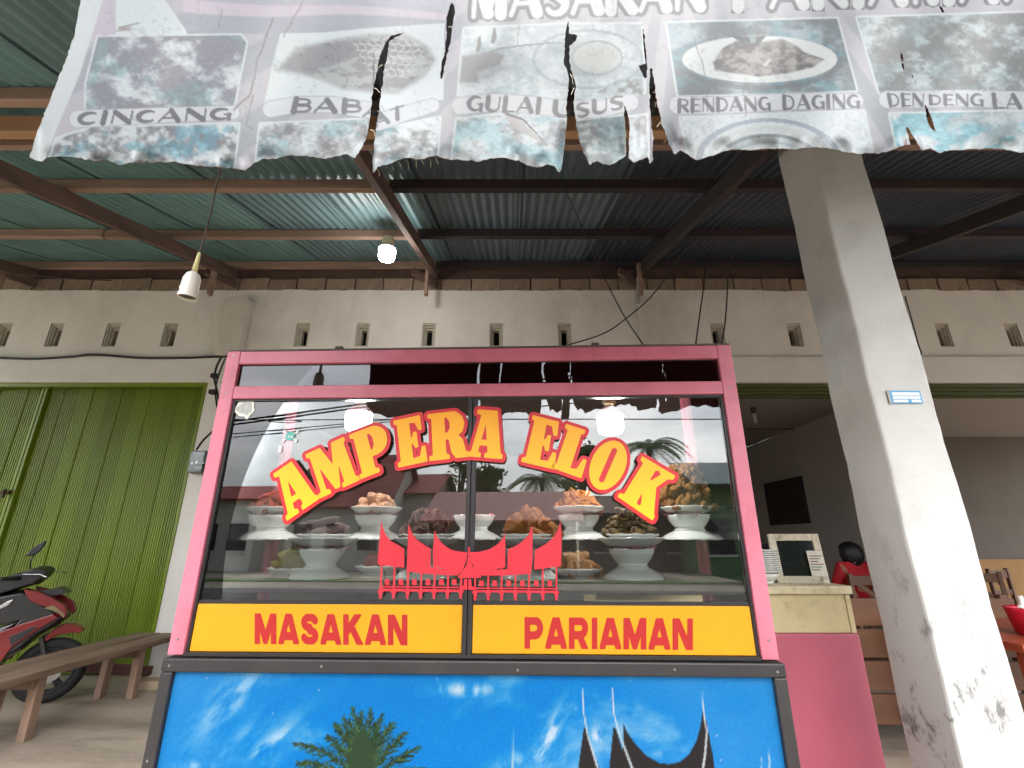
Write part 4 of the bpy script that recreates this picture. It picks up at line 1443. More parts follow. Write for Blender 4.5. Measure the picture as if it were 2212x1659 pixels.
    words = [('CINCANG', [(170, 243), (503, 233), (500, 258), (162, 270)]), ('BAB', [(632, 212), (782, 216), (782, 243), (624, 243)]), ('A', [(790, 224), (830, 230), (828, 256), (782, 252)]),
             ('AT', [(800, 248), (874, 226), (872, 254), (812, 276)]), ('GULAI', [(1010, 206), (1172, 212), (1168, 244), (1006, 240)]), ('U', [(1192, 218), (1238, 222), (1236, 254), (1190, 250)]),
             ('SUS', [(1243, 224), (1348, 204), (1348, 234), (1243, 256)]), ('RENDANG', [(1463, 214), (1664, 208), (1666, 238), (1462, 243)]), ('DAGING', [(1688, 206), (1858, 204), (1858, 233), (1690, 237)]),
             ('DEN', [(1914, 202), (1998, 202), (1996, 230), (1920, 230)]), ('DENG', [(2004, 206), (2125, 201), (2125, 230), (2006, 226)]), ('LAMBAK', [(2140, 202), (2360, 206), (2360, 238), (2144, 234)])]
    SF.setdefault('H', SF['N'])
    for t_, q4 in words:
        over(sstep(1.0, -1.0, text_sd(X, Y, t_, q4)) * .92, inkc)
    for t_, q4 in (('MASAKAN', [(1016, -52), (1528, -62), (1524, 21), (1014, 40)]), ('PARIAMAN', [(1578, -62), (2250, -78), (2250, 0), (1580, 21)])):
        ds = text_sd(X, Y, t_, q4) - 1.2
        over(sstep(9.0, 7.5, ds), col(80, 78, 88))
        over(sstep(1.2, -1.2, ds), col(240, 243, 240))
    # cracks in the vinyl, dirt freckles
    for pts, w_ in (([(672, -30), (640, 30), (612, 80)], 1.6), ([(590, 40), (572, 90), (556, 130), (548, 170), (540, 205), (520, 222), (505, 238)], 3.0), ([(548, 205), (530, 268), (545, 280)], 1.4), ([(1120, 55), (1119, 100)], 1.2), ([(1500, 80), (1522, 160), (1530, 240)], 1.4), ([(1604, 180), (1612, 250)], 1.1), ([(470, 60), (480, 20)], 1.0), ([(255, 60), (275, 55), (300, 50)], 2.0)):
        over(sstep(1.2, -.6, stroke_sd(X + (n2 - .5) * 8, Y, pts, w_)) * .8, col(110, 100, 100))
    over(inside([(250, 68), (262, 58), (285, 58), (280, 66)], 3) * .7, col(150, 120, 112))
    over(sstep(.60, .66, fbm(X / 7, Y / 7, 201, 3)) * sstep(.5, .62, n1) * .25, col(150, 146, 140))
    over(sstep(3.5, 0, -np.minimum(poly_sd(X, Y, edge), 0)) * .35 * (n3 > .45), col(206, 196, 160))
    # ------------ shape: a hanging, rippled sheet; torn strips swing separately
    wav = .010 * np.sin(X / 95 + Y / 160) + .006 * np.sin(X / 37 + 1.3 + Y / 90) + .004 * np.sin(X / 210 - Y / 70)
    wav = wav + (X > 808) * -.030 * sstep(95, 340, Y) * sstep(975, 815, X)
    wav = wav + (X > 1226) * (X <= 1353) * .022 * sstep(232, 350, Y)
    wav = wav + (X > 1353) * (X <= 1406) * -.018 * sstep(232, 350, Y)
    wav = wav + (X > 1959) * -.012 * sstep(277, 330, Y) * sstep(2150, 1965, X)
    curl = sstep(34, 0, -poly_sd(X, Y, edge)) * sstep(245, 310, Y)
    yy = YBN + wav * (.25 + .75 * sstep(-200, 200, Y)) + curl * .010 * (vnoise(X / 26, Y / 60, 77) - .35) * 2
    u, vv = X - CX, CY - Y
    dy = F * cT - vv * sT
    k = yy / dy
    P = np.stack([u * k, yy - YBN, H + (F * sT + vv * cT) * k - 2.0], 1)
    me = bpy.data.meshes.new('printed_sheet')
    me.from_pydata(P.tolist(), [], f)
    ca_ = me.color_attributes.new('Col', 'FLOAT_COLOR', 'POINT')
    cc = np.ones((len(X), 4), np.float32)
    cc[:, :3] = lin(np.clip(C, 0, 1) * 255) * .225 * np.array([.97, 1.0, .995])
    ca_.data.foreach_set('color', cc.ravel())
    link('printed_sheet', me, print_mat('banner_print', 0.5, 0.35), banner, smooth=True)
    # the dark red reverse of the vinyl
    P2 = P.copy()
    P2[:, 1] += .0015
    me2 = bpy.data.meshes.new('reverse_sheet')
    me2.from_pydata(P2.tolist(), [], [t[::-1] for t in f])
    link('reverse_sheet', me2, mat('banner_reverse', (112, 44, 48), 0.8, 0.12, 3, 0.0), banner, smooth=True)


build_banner()
# loose threads along the tears
m = MB()
tr_ = random.Random(3)
for (x, y, dx, dy) in [(808, 190, 12, 10), (826, 140, -9, 8), (815, 240, 11, 6), (800, 280, 10, 14), (1232, 160, 6, 22), (1242, 190, -8, 14), (1410, 200, 10, 8), (1428, 262, -9, 12), (1416, 232, 5, -9), (968, 60, 10, 6), (812, 364, 8, 16), (1404, 190, -7, 9), (1442, 300, -8, 10)] + [(830 + i * 16, 352 - i * 2, 4 + i % 3, 12 + (i * 7) % 11) for i in range(8)]:
    p0, p1 = at(x, y, YBN), at(x + dx, y + dy, YBN + tr_.uniform(-.01, .01))
    pm = (p0 + p1) / 2 + Vector((tr_.uniform(-.004, .004), -.004, tr_.uniform(-.004, .004)))
    m.tube(catmull([p0, pm, p1], 4), .0005, 4)
o = m.build('loose_threads', mat('polyester_thread', (214, 212, 190), 0.7), banner, loc=(0, -YBN, -2.0))
o['kind'] = 'stuff'
for i, (x, y) in enumerate([(260, -290), (700, -290), (1106, -290), (1500, -290), (2000, -290)]):
    p = at(x, y, YBN)
    MB().tube([p, Vector((p.x + .01, .80, zr(.8) - .06))], .003, 6).build('tie_string', CABLE, banner, loc=(0, -YBN, -2.0))

# ================================================================ lamps and cables
LED = emit_mat('led_diffuser', (1.0, 0.97, 0.93), 24.0)


def led_bulb(name, label, pos, r, rise, group=None):
    e = empty(name, label, 'light bulb', pos, 0, group)
    MB().lathe([(.001, -r * 1.0), (r * .55, -r * .98), (r * .85, -r * .86), (r * .93, -r * .7), (r, r * .35), (r * .98, r * .45)], 24).build('diffuser', LED, e, smooth=True)
    MB().lathe([(r * .98, r * .45), (r * .95, r * .62), (r * .62, r * .95), (r * .36, r * 1.15), (r * .34, r * 1.3)], 24).build('bulb_neck', BULBW, e, smooth=True)
    MB().lathe([(r * .36, r * 1.3), (r * .52, r * 1.35), (r * .56, r * 1.9), (r * .7, r * 1.95), (r * .7, rise), (.001, rise)], 20).build('lamp_holder', mat('aged_cream_plastic', (206, 196, 160), 0.5, 0.1, 12), e, smooth=False)
    return e


for px_, py_, nm in ((775, 905, 'left'), (1318, 910, 'right')):
    s_, t_ = cartp(px_, py_, .25)
    led_bulb('display_lamp', 'lit LED bulb inside the glass cart above the ' + nm + ' half of the lettering', cw(s_, .25, t_), .060, (zt - t_) - .001, 'lit bulbs inside the cart')
pb = at(836, 546, 3.80)
led_bulb('canopy_lamp', 'lit LED bulb in a cream holder under the canopy rafter', pb, .078, zr(3.8) - .222 - pb.z, None)
# empty lamp holder hanging on a cable
p_top = Vector((at(478, 372, 1.35).x, 1.35, zr(1.35) - .01))
pts = [p_top, at(474, 372, 1.36), at(466, 410, 1.38), at(455, 460, 1.39), at(443, 510, 1.40), at(431, 548, 1.40)]
e = empty('pendant_socket', 'empty white lamp socket dangling on a brown cable in front of the left rafter', 'lamp holder', pts[-1])
m = MB().tube([p - pts[-1] for p in catmull(pts, 5)], .0032, 7)
m.build('cable', mat('brown_cable', (70, 52, 46), 0.6), e, smooth=True)
q0, q1 = at(431, 546, 1.40) - pts[-1], at(420, 586, 1.40) - pts[-1]
MB().tube([q0, q1], [.005, .0085], 8).build('tape_wrap', mat('yellowed_tape', (214, 210, 150), 0.5), e, smooth=True)
ax = (at(405, 640, 1.40) - at(420, 584, 1.40)).normalized()
st_ = at(419, 588, 1.40) - pts[-1]
L = (at(405, 640, 1.40) - at(420, 584, 1.40)).length
prof = [(0, .010), (.10, .020), (.28, .026), (.62, .027), (.66, .029), (.80, .026), (.86, .029), (1.0, .0295)]
m = MB().tube([st_ + ax * L * a for a, r in prof], [r for a, r in prof], 18, cap=False)
m.build('socket_shell', BULBW, e, smooth=True)
MB().tube([st_ + ax * L * .90, st_ + ax * L * .905], [.028, .028], 18).build('socket_inside', mat('socket_dark', (70, 60, 50), 0.6), e)


def cable(name, label, pts, r=.0035, n=6, m=None):
    c = Vector(pts[0])
    o = MB().tube([Vector(p) - c for p in catmull(pts, n)], r, 6).build(name, m or CABLE, None, smooth=True, loc=c)
    return tag(o, label, 'cable')


cable('cable', 'thin black cable slanting from the cart top up to the canopy left of the pillar', [at(1393, 750, 2.05), at(1340, 668, 2.25), at(1280, 545, 2.5), at(1240, 450, 2.7), at(1205, 385, 2.9)], .0035)
cable('cable', 'sagging black cable from a vent slot up to the right rafter', [at(1228, 745, 5.08), at(1300, 722, 4.9), at(1350, 690, 4.7), at(1420, 625, 4.5), at(1510, 488, 4.2)], .007)
cable('cable', 'left of two upright black cables rising behind the cart corner', [at(1502, 750, 2.2), at(1510, 690, 2.5), at(1520, 620, 2.8), at(1530, 545, 3.2)], .004)
cable('cable', 'right of two upright black cables rising behind the cart corner', [at(1558, 750, 2.2), at(1567, 690, 2.5), at(1571, 630, 2.8), at(1574, 555, 3.2)], .004)
cable('cable', 'black cable running along the ledge above the green door', [at(-60, 770, 5.04), at(60, 775, 5.04), at(150, 771, 5.04), at(205, 766, 5.04), at(300, 773, 5.04), at(400, 773, 5.04), at(484, 770, 5.04), at(520, 772, 5.04)], .013)
cable('cable', 'looped black cable drop behind the left top corner of the cart', [at(478, 772, 4.9), at(468, 792, 4.9), at(463, 818, 4.9), at(470, 850, 4.9), at(474, 900, 4.9), at(462, 928, 4.9), at(440, 950, 4.9), at(424, 972, 4.9)], .011)
cable('cable', 'second looped black cable beside the electric meter drop', [at(486, 775, 4.92), at(476, 800, 4.92), at(467, 830, 4.92), at(466, 860, 4.92), at(473, 900, 4.92)], .009)
cable('cable', 'thin pale cable strung below the canopy at the far left end', [at(-60, 590, 4.7), at(60, 594, 4.7), at(150, 602, 4.75), at(240, 606, 4.9)], .006, m=mat('brown_cable', (70, 52, 46)))
for i, (x, y) in enumerate(((464, 812), (460, 847))):
    tag(MB().box(-.035, .035, -.03, .03, -.025, .025).build('cable_clip', CABLE, None, loc=at(x, y, 4.88), bevel=.008), ('upper' if i == 0 else 'lower') + ' black cable clip beside the cart left edge', 'cable clip')
# rafter-end conduit and loose wires at the pillar
cable('cable', 'white pipe stub bent over the block course above the second pilaster', [at(1379, 655, 4.95), at(1378, 600, 4.95), at(1379, 580, 4.95), at(1390, 578, 4.95)], .02, m=mat('pvc_pipe', (160, 154, 146)))
cable('cable', 'loose wires hanging behind the right edge of the pillar', [at(1955, 640, 2.4), at(1972, 700, 2.4), at(1984, 745, 2.4), at(1990, 762, 2.4), at(1984, 772, 2.4)], .004)

# electric meter
mp_ = at(430, 998, 4.96)
e = empty('electric_meter', 'clear cased electric meter on the white pier beside the green door', 'electric meter', mp_)
MB().box(-.085, .075, .02, .12, -.12, .12).build('meter_back', mat('meter_grey', (140, 146, 142), 0.5, 0.1), e, bevel=.01)
MB().box(-.08, .07, -.035, .018, -.115, .115).build('meter_cover', glass_mat('meter_cover', (.7, .76, .74), .08), e, bevel=.01)
MB().box(-.05, .04, -.01, .019, .02, .09).build('meter_dial', mat('meter_dial', (176, 190, 182), 0.5, 0.2, 30), e)
MB().box(-.06, .05, -.005, .019, -.10, -.02).build('terminal_block', mat('meter_dark', (60, 62, 60), 0.5, 0.3, 30), e)
MB().box(-.03, .045, -.012, -.006, -.07, -.05).build('meter_label', WHT, e)

# ================================================================ crockery and food in the cart
PINKP = mat('pink_paper', (222, 140, 162), 0.8, 0.15, 12)


def lathe_mesh(name, prof, n=36, wave=None):
    return MB().lathe(prof, n, wave=wave).mesh(name, fix=True)


def bowl_prof(rt, rb, h, th=.003):
    o_ = [(.001, .006), (rb * .8, .006), (rb * .84, 0), (rb, 0), (rb, .006)]
    n = 9
    for i in range(n + 1):
        u = i / n
        o_.append((rb + (rt - rb) * (1 - (1 - u) ** 1.7) * 1.0, .006 + (h - .006) * u))
    k = len(o_) - 1
    for i in range(n, -1, -1):
        u = i / n
        o_.append((max(rb + (rt - rb) * (1 - (1 - u) ** 1.7) - th, .002), .006 + (h - .006) * u + th * .6))
    o_.append((.001, .006 + th * .6))
    return o_, k


def plate_prof(rt, rb, h, th=.003):
    o_ = [(.001, .003), (rb * .86, .003), (rb * .9, 0), (rb, 0), (rb * 1.02, .003)]
    n = 8
    for i in range(n + 1):
        u = i / n
        o_.append((rb + (rt - rb) * u ** .8, .003 + (h - .003) * (u ** 1.25)))
    k = len(o_) - 1
    for i in range(n, -1, -1):
        u = i / n
        o_.append((max(rb + (rt - rb) * u ** .8 - th * .6, .002), .003 + (h - .003) * (u ** 1.25) + th))
    o_.append((.001, .003 + th))
    return o_, k


_pc = {}


def porcelain(kind, rt, rb, h):
    key = (kind, round(rt, 3), round(rb, 3), round(h, 3))
    if key not in _pc:
        pr, k = (bowl_prof if kind == 'bowl' else plate_prof)(rt, rb, h)
        me = lathe_mesh(kind, pr, 48, {k: (.0016, 12), k + 1: (.0016, 12)})
        me.materials.append(PORCELAIN)
        _pc[key] = me
    return _pc[key]


def put(kind, name, label, lx, ly, z, rt, rb, h, flip=False, group=None):
    o = link(name, porcelain(kind, rt, rb, h), None, None, smooth=True, loc=cw(lx, ly, z + (h if flip else 0)))
    if flip:
        o.rotation_euler = (math.pi, 0, random.uniform(0, 3))
    else:
        o.rotation_euler = (0, 0, random.uniform(0, 3))
    return tag(o, label, kind if kind == 'plate' else 'bowl', group)


def paper(label, lx, ly, z, r, seed):
    pr = random.Random(seed)
    vs, fs = [(0, 0, 0)], []
    n = 16
    for i in range(n):
        a = 2 * math.pi * i / n
        k = r * (.80 + (.42 if i % 4 == seed % 4 else 0) * pr.uniform(.6, 1) + pr.uniform(-.04, .04))
        vs.append((math.cos(a) * r * .7, math.sin(a) * r * .7, .002))
        vs.append((math.cos(a) * k, math.sin(a) * k, pr.uniform(-.012, .010)))
    for i in range(n):
        a, b = 1 + 2 * i, 1 + 2 * ((i + 1) % n)
        fs += [(0, a, b), (a, a + 1, b + 1, b)]
    o = MB().add(vs, fs).build('wrapping_paper', PINKP, None, loc=cw(lx, ly, z))
    return tag(o, label, 'paper')


def chunk_mesh(name, seed, rough=.28, sub=3, stretch=(1, 1, 1), freq=2.2):
    bm = bmesh.new()
    bmesh.ops.create_icosphere(bm, subdivisions=sub, radius=1)
    off = rng.random(3) * 20
    for v in bm.verts:
        p = v.co
        n = 0
        for o_, a_ in ((1, 1.0), (2.3, .5), (4.9, .28)):
            n += a_ * (math.sin(p.x * freq * o_ + off[0] + seed) * math.cos(p.y * freq * o_ * 1.1 + off[1]) + math.sin(p.z * freq * o_ * .9 + off[2] + p.x * 1.3))
        v.co = p * (1 + rough * n * .5)
        v.co = Vector((v.co.x * stretch[0], v.co.y * stretch[1], v.co.z * stretch[2]))
    me = bpy.data.meshes.new(name)
    bm.to_mesh(me)
    bm.free()
    return me


def food_mat(name, c, c2, rough=.45, scale=18):
    return mat(name, c, rough, .35, scale, .6, 60, dirt=c2, dirt_amt=.8, dscale=scale * .8)


FM = {'red': food_mat('chilli_red_fried', (190, 70, 32), (124, 38, 20)), 'pale': food_mat('pale_fried', (214, 170, 134), (170, 116, 84)), 'gold': food_mat('golden_fried', (200, 124, 52), (142, 74, 28)),
      'brown': food_mat('brown_crisp', (168, 116, 60), (98, 62, 32)), 'dark': food_mat('dark_meat', (118, 68, 54), (72, 40, 36)), 'green': food_mat('green_curry', (150, 134, 52), (96, 86, 34)),
      'tofu': food_mat('tan_tofu', (204, 152, 98), (160, 110, 66), .6), 'saus': food_mat('grey_sausage', (134, 106, 106), (96, 66, 66), .35)}
for mm_ in FM.values():
    b_ = mm_.node_tree.nodes['Principled BSDF']
fish_m = mat('striped_fish', (70, 56, 34), .6, .3, 10)
_t = fish_m.node_tree
_w = _t.nodes.new('ShaderNodeTexWave')
_w.inputs['Scale'].default_value = .8
_w.inputs['Distortion'].default_value = 1.0
_w.bands_direction = 'Y'
_co = _t.nodes.new('ShaderNodeTexCoord')
_r = _t.nodes.new('ShaderNodeValToRGB')
_r.color_ramp.elements[0].color = lc((84, 66, 42))
_r.color_ramp.elements[0].position = .45
_r.color_ramp.elements[1].color = lc((168, 140, 84))
_r.color_ramp.elements[1].position = .85
_t.links.new(_co.outputs['Object'], _w.inputs['Vector'])
_t.links.new(_w.outputs[0], _r.inputs[0])
_t.links.new(_r.outputs[0], _t.nodes['Principled BSDF'].inputs['Base Color'])

CH = {'lump': [chunk_mesh('piece', i, .26, 4) for i in range(3)], 'crisp': [chunk_mesh('piece', i + 9, .46, 4, (1, .8, 1), 2.6) for i in range(3)],
      'shred': [chunk_mesh('piece', i + 20, .34, 4, (1.25, .95, .85), 2.6) for i in range(2)], 'tofu': [chunk_mesh('piece', i + 30, .16, 2, (1.2, .9, .6), 1.7) for i in range(2)],
      'saus': [chunk_mesh('piece', i + 40, .05, 3, (2.6, .62, .62), 1.2) for i in range(2)], 'fish': [chunk_mesh('piece', i + 50, .10, 3, (1.7, .6, .75), 1.4) for i in range(2)]}


def heap(label, lx, ly, z, r, hgt, kind, mk, count, size, seed, cat='food'):
    pr = random.Random(seed)
    e = empty('food_heap', label, cat, cw(lx, ly, z))
    M = FM.get(mk) if isinstance(mk, str) else mk
    for i in range(count):
        t = i / max(count - 1, 1)
        rr = r * math.sqrt(pr.random()) * (1 - t * .62)
        a = pr.uniform(0, 6.28)
        o = link('piece', pr.choice(CH[kind]), None, e, smooth=True, loc=(rr * math.cos(a), rr * math.sin(a) * .8, size * .45 + t * max(hgt - size * .9, 0)))
        o.material_slots and None
        k = size * pr.uniform(.75, 1.2)
        o.scale = (k, k, k)
        if kind in ('saus', 'fish'):
            o.rotation_euler = (pr.uniform(-.2, .2), pr.uniform(-.25, .25), pr.uniform(-.4, .4) + (pr.choice((0, .5)) if kind == 'fish' else 0))
        else:
            o.rotation_euler = (pr.uniform(0, 6), pr.uniform(0, 6), pr.uniform(0, 6))
        if not o.data.materials:
            o.data.materials.append(M)
        o.material_slots[0].link = 'OBJECT'
        o.material_slots[0].material = M
    return e


UY, LY = .41, .17
BG, PG = 'white bowls stacked in the cart', 'white plates in the cart'
for x, what, food in ((583, 'chilli red fried food', dict(r=.125, hgt=.085, kind='shred', mk='red', count=120, size=.016)),
                      (808, 'pale fried balls', dict(r=.115, hgt=.08, kind='lump', mk='pale', count=60, size=.018)),
                      (1023, None, None),
                      (1252, 'orange fried fritters', dict(r=.12, hgt=.085, kind='shred', mk='gold', count=85, size=.020)),
                      (1492, 'tall knobbly brown crackers', dict(r=.135, hgt=.215, kind='crisp', mk='brown', count=150, size=.021))):
    s_ = cartp(x, 1165, UY)[0]
    tail = ('carrying ' + what) if what else 'holding only pink paper'
    put('bowl', 'bowl', 'wide white bowl upside down on the upper shelf, stack ' + tail, s_, UY, ZUP + .0005, .128, .066, .045, True, BG)
    put('bowl', 'bowl', 'upright white bowl on the upper shelf in the stack ' + tail, s_, UY, ZUP + .046, .094, .062, .060, False, BG)
    paper('pink wrapping paper tucked in the upper stack ' + tail, s_, UY, ZUP + .108, .098, x)
    if what:
        put('plate', 'plate', 'white scalloped plate of ' + what + ' on the upper shelf', s_, UY, ZUP + .110, .118, .07, .030, False, PG)
        heap('heap of ' + what + ' on a white plate on the upper shelf', s_, UY, ZUP + .122, seed=x, **food)
for x, what, food in ((690, 'grey brown sausages', dict(r=.085, hgt=.08, kind='saus', mk='saus', count=16, size=.024)),
                      (918, 'dark braised meat', dict(r=.12, hgt=.105, kind='shred', mk='dark', count=100, size=.019)),
                      (1142, 'golden fried chicken', dict(r=.115, hgt=.10, kind='shred', mk='gold', count=62, size=.025)),
                      (1368, 'striped fried fish', dict(r=.115, hgt=.115, kind='fish', mk=fish_m, count=46, size=.018))):
    s_ = cartp(x, 1248, LY)[0]
    put('bowl', 'bowl', 'wide white bowl upside down on the lower shelf under the ' + what, s_, LY, ZLOW + .0005, .118, .062, .047, True, BG)
    put('bowl', 'bowl', 'upright white bowl on the lower shelf under the ' + what, s_, LY, ZLOW + .048, .090, .058, .063, False, BG)
    paper('pink wrapping paper tucked under the plate of ' + what, s_, LY, ZLOW + .113, .10, x)
    put('plate', 'plate', 'lower of two white plates under the ' + what, s_, LY, ZLOW + .114, .135, .07, .036, False, PG)
    put('plate', 'plate', 'white scalloped plate heaped with ' + what, s_, LY, ZLOW + .142, .114, .07, .022, False, PG)
    heap('heap of ' + what + ' on a stacked plate', s_, LY, ZLOW + .150, seed=x, **food)
for x, what, food in ((612, 'green curry pieces', dict(r=.10, hgt=.09, kind='shred', mk='green', count=56, size=.023)),
                      (803, 'reddish meat chunks', dict(r=.09, hgt=.07, kind='shred', mk='red', count=50, size=.017)),
                      (1250, 'tan fried tofu', dict(r=.10, hgt=.075, kind='tofu', mk='tofu', count=42, size=.026))):
    ly = .12 if x != 803 else .28
    s_ = cartp(x, 1240, ly)[0]
    put('plate', 'plate', 'single white plate of ' + what + ' standing on the lower shelf', s_, ly + .1, ZLOW + .0005, .108, .066, .034, False, PG)
    heap('low heap of ' + what + ' on a single plate on the lower shelf', s_, ly + .1, ZLOW + .014, seed=x + 1, **food)
# things stored under the shelf
for x, c, wd, hh, lab in ((520, (196, 140, 50), .16, .12, 'yellow carton stored under the cart shelf, nearest the left post'), (640, (190, 134, 46), .12, .11, 'yellow carton under the cart shelf, left of the pink cloth'), (1480, (176, 120, 64), .30, .10, 'brown paper parcel stored under the cart shelf at the right')):
    s_ = cartp(x, 1290, .3)[0]
    tag(MB().box(-wd / 2, wd / 2, -.06, .06, 0, hh).build('carton', mat('carton_%d' % x, c, .7, .12, 9), None, loc=cw(s_, .3, zb + .0125), bevel=.004), lab, 'carton')

# ================================================================ counter beside the cart
YC = 2.62
cxr = .659 * YC
ctop = H - .0866 * YC
cmid = H - .171 * YC
CREAM = mat('cream_counter_panel', (204, 190, 146), 0.7, 0.1, 3, 0.1, 30, dirt=(120, 104, 72), dirt_amt=0.6, dscale=3.5)
CTOP = mat('counter_top_worn', (206, 196, 160), 0.5, 0.15, 9, 0.1, 30, dirt=(110, 96, 70), dirt_amt=0.6, dscale=12)
cnt = empty('shop_counter', 'service counter with cream upper panel and pink lower panel right of the cart', 'counter', (cxr, YC, 0))
MB().box(-1.3, 0, 0, .45, .02, cmid).build('lower_panel', mat('pink_counter_panel', (182, 92, 110), 0.5, 0.06, 3, dirt=(140, 60, 76), dirt_amt=.3, dscale=2), cnt, bevel=.008)
MB().box(-1.3, -.012, .012, .44, cmid + .001, ctop - .041).build('upper_panel', CREAM, cnt, bevel=.004)
MB().box(-.030, -.004, .006, .43, cmid + .001, ctop - .042).build('edge_strip', CREAM, cnt, bevel=.003)
MB().box(-1.3, .004, -.01, .46, ctop - .04, ctop).build('counter_top', CTOP, cnt, bevel=.004)
# small whitewashed framed menu board with a card
bx = at(1740, 1250, YC + .10)
e = empty('menu_board', 'small whitewashed framed board with a printed card, leaning on the counter top', 'menu board', (bx.x, YC + .12, ctop + .001))
e.rotation_euler = (R(-7), 0, R(-6))
fw, fh, ft = .265, .255, .036
FRM = mat('whitewashed_wood', (208, 200, 178), 0.8, 0.2, 14, 0.4, 40, dirt=(96, 84, 66), dirt_amt=0.8, dscale=18, stretch=(1, 1, 1))
MB().box(-fw / 2, -fw / 2 + ft, 0, .022, 0, fh).build('frame_bar', FRM, e, bevel=.002)
MB().box(fw / 2 - ft, fw / 2, 0, .022, 0, fh).build('frame_bar', FRM, e, bevel=.002)
MB().box(-fw / 2 + ft + .001, fw / 2 - ft - .001, .001, .021, 0, ft).build('frame_bar', FRM, e, bevel=.002)
MB().box(-fw / 2 + ft + .001, fw / 2 - ft - .001, .001, .021, fh - ft, fh).build('frame_bar', FRM, e, bevel=.002)
MB().box(-fw / 2 + ft + .001, fw / 2 - ft - .001, .010, .014, ft + .001, fh - ft - .001).build('board_panel', mat('dark_slate_panel', (26, 34, 32), 0.15, 0.2, 8), e)
cd = MB().box(fw / 2 - .085, fw / 2 - .006, -.004, -.002, .035, .165).build('card', mat('card_paper', (214, 210, 196), 0.6, 0.1, 20), e)
for k in range(6):
    MB().box(fw / 2 - .078, fw / 2 - .012 - .012 * (k % 3), -.0055, -.0045, .135 - k * .014, .140 - k * .014).build('printed_line', mat('print_brown', (120, 90, 80), 0.6) if k != 4 else mat('print_green', (80, 140, 90), 0.6), cd)
# stack of plates
ps = at(1652, 1240, YC + .16)
pmesh = porcelain('plate', .085, .05, .016)
for k in range(11):
    o = link('plate', pmesh, None, None, smooth=True, loc=(ps.x + random.uniform(-.003, .003), YC + .16 + random.uniform(-.003, .003), ctop + .047 + k * .0105))
    tag(o, 'white plate in the tall stack on the counter behind the cart post', 'plate', 'plates stacked on the counter')
o = MB().lathe(bowl_prof(.07, .04, .045)[0], 36).build('bowl', PORCELAIN, None, smooth=True, loc=(ps.x, YC + .16, ctop + .001))
tag(o, 'deep white bowl under the stack of plates on the counter', 'bowl')
tag(MB().box(-.10, .10, -.07, .07, 0, .20).build('black_box', mat('black_plastic_box', (30, 28, 28), 0.5, .1, 9), None, loc=(at(1672, 1240, YC + .32).x, YC + .34, ctop + .001), bevel=.006), 'black box standing behind the plate stack on the counter', 'box')
tg = empty('glass_jar', 'small clear glass standing upside down by the plate stack on the counter', 'glass', (at(1643, 1240, YC + .3).x, YC + .3, ctop + .001))
MB().lathe([(.028, 0), (.03, .1), (.03, .17), (.026, .17), (.026, .004), (.001, .004)], 20).build('jar_body', glass_mat('jar_glass', (.8, .8, .8)), tg, smooth=True)

# ================================================================ bench
bn = empty('wooden_bench', 'long weathered plank bench in front of the green door', 'bench', (-3.25, 3.6, 0))
sz = .42
for k, (xa_, xb_) in enumerate(((-.25, -.03), (-.018, .185))):
    m = MB()
    nn = 10
    vs, fs = [], []
    for i in range(nn + 1):
        yy = -1.5 + 2.82 * i / nn
        dz = random.uniform(-.003, .003)
        dx = -.22 * (1 - i / nn) * .5
        vs += [(xa_ + dx + random.uniform(-.004, .004), yy, sz - .05 + dz), (xb_ + dx + random.uniform(-.004, .004), yy, sz - .05 + dz), (xb_ + dx, yy, sz + dz - k * .004), (xa_ + dx, yy, sz + dz - k * .004)]
        if i:
            a, b = (i - 1) * 4, i * 4
            for q in range(4):
                fs.append((a + q, a + (q + 1) % 4, b + (q + 1) % 4, b + q))
    fs += [(0, 1, 2, 3), (nn * 4 + 3, nn * 4 + 2, nn * 4 + 1, nn * 4)]
    m.add(vs, fs)
    m.build('seat_plank', BENCHW, bn, bevel=.005)
LEGW = mat('pale_leg_wood', (150, 124, 104), 0.8, 0.25, 6, 0.4, 30, stretch=(3, 3, .4))
for yy in (-1.25, .05, .92):
    for xx in (-.15, .12):
        dx = -.22 * (1 - (yy + 1.5) / 2.82) * .5
        MB().bar((xx + dx, yy, .0), (xx * .9 + dx, yy, sz - .054), .055, .065, (0, 1, 0)).build('leg', LEGW, bn, bevel=.004)
    MB().box(-.15 + dx, .13 + dx, yy - .05, yy - .036, sz - .12, sz - .054).build('cross_bar', BENCHW, bn, bevel=.003)
tag(MB().bar((-4.15, 4.72, .20), (-3.22, 4.80, .13), .06, .075).build('timber_bar', mat('dark_red_timber', (92, 56, 50), 0.7, 0.2, 4, 0.3, 30, stretch=(.4, 3, 3)), None, bevel=.004), 'dark reddish timber bar across the foot of the bench by the door', 'timber')
tag(MB().box(-3.32, -2.98, 4.72, 4.86, 0, .07).build('floor_sill', mat('pale_plank', (168, 150, 124), .8, .15, 4), None, bevel=.006), 'pale wooden block on the floor against the white pier', 'wooden block')

# ================================================================ scooter
SK = 1.1e-3


def sp_(*pts):
    return [((x - 430) * SK, (1200 - y) * SK) for x, y in pts]


g = atz(88, 1520, 0)
sc = empty('motor_scooter', 'red and black motor scooter parked behind the bench at the green door', 'scooter', (g.x, g.y, 0), R(30))


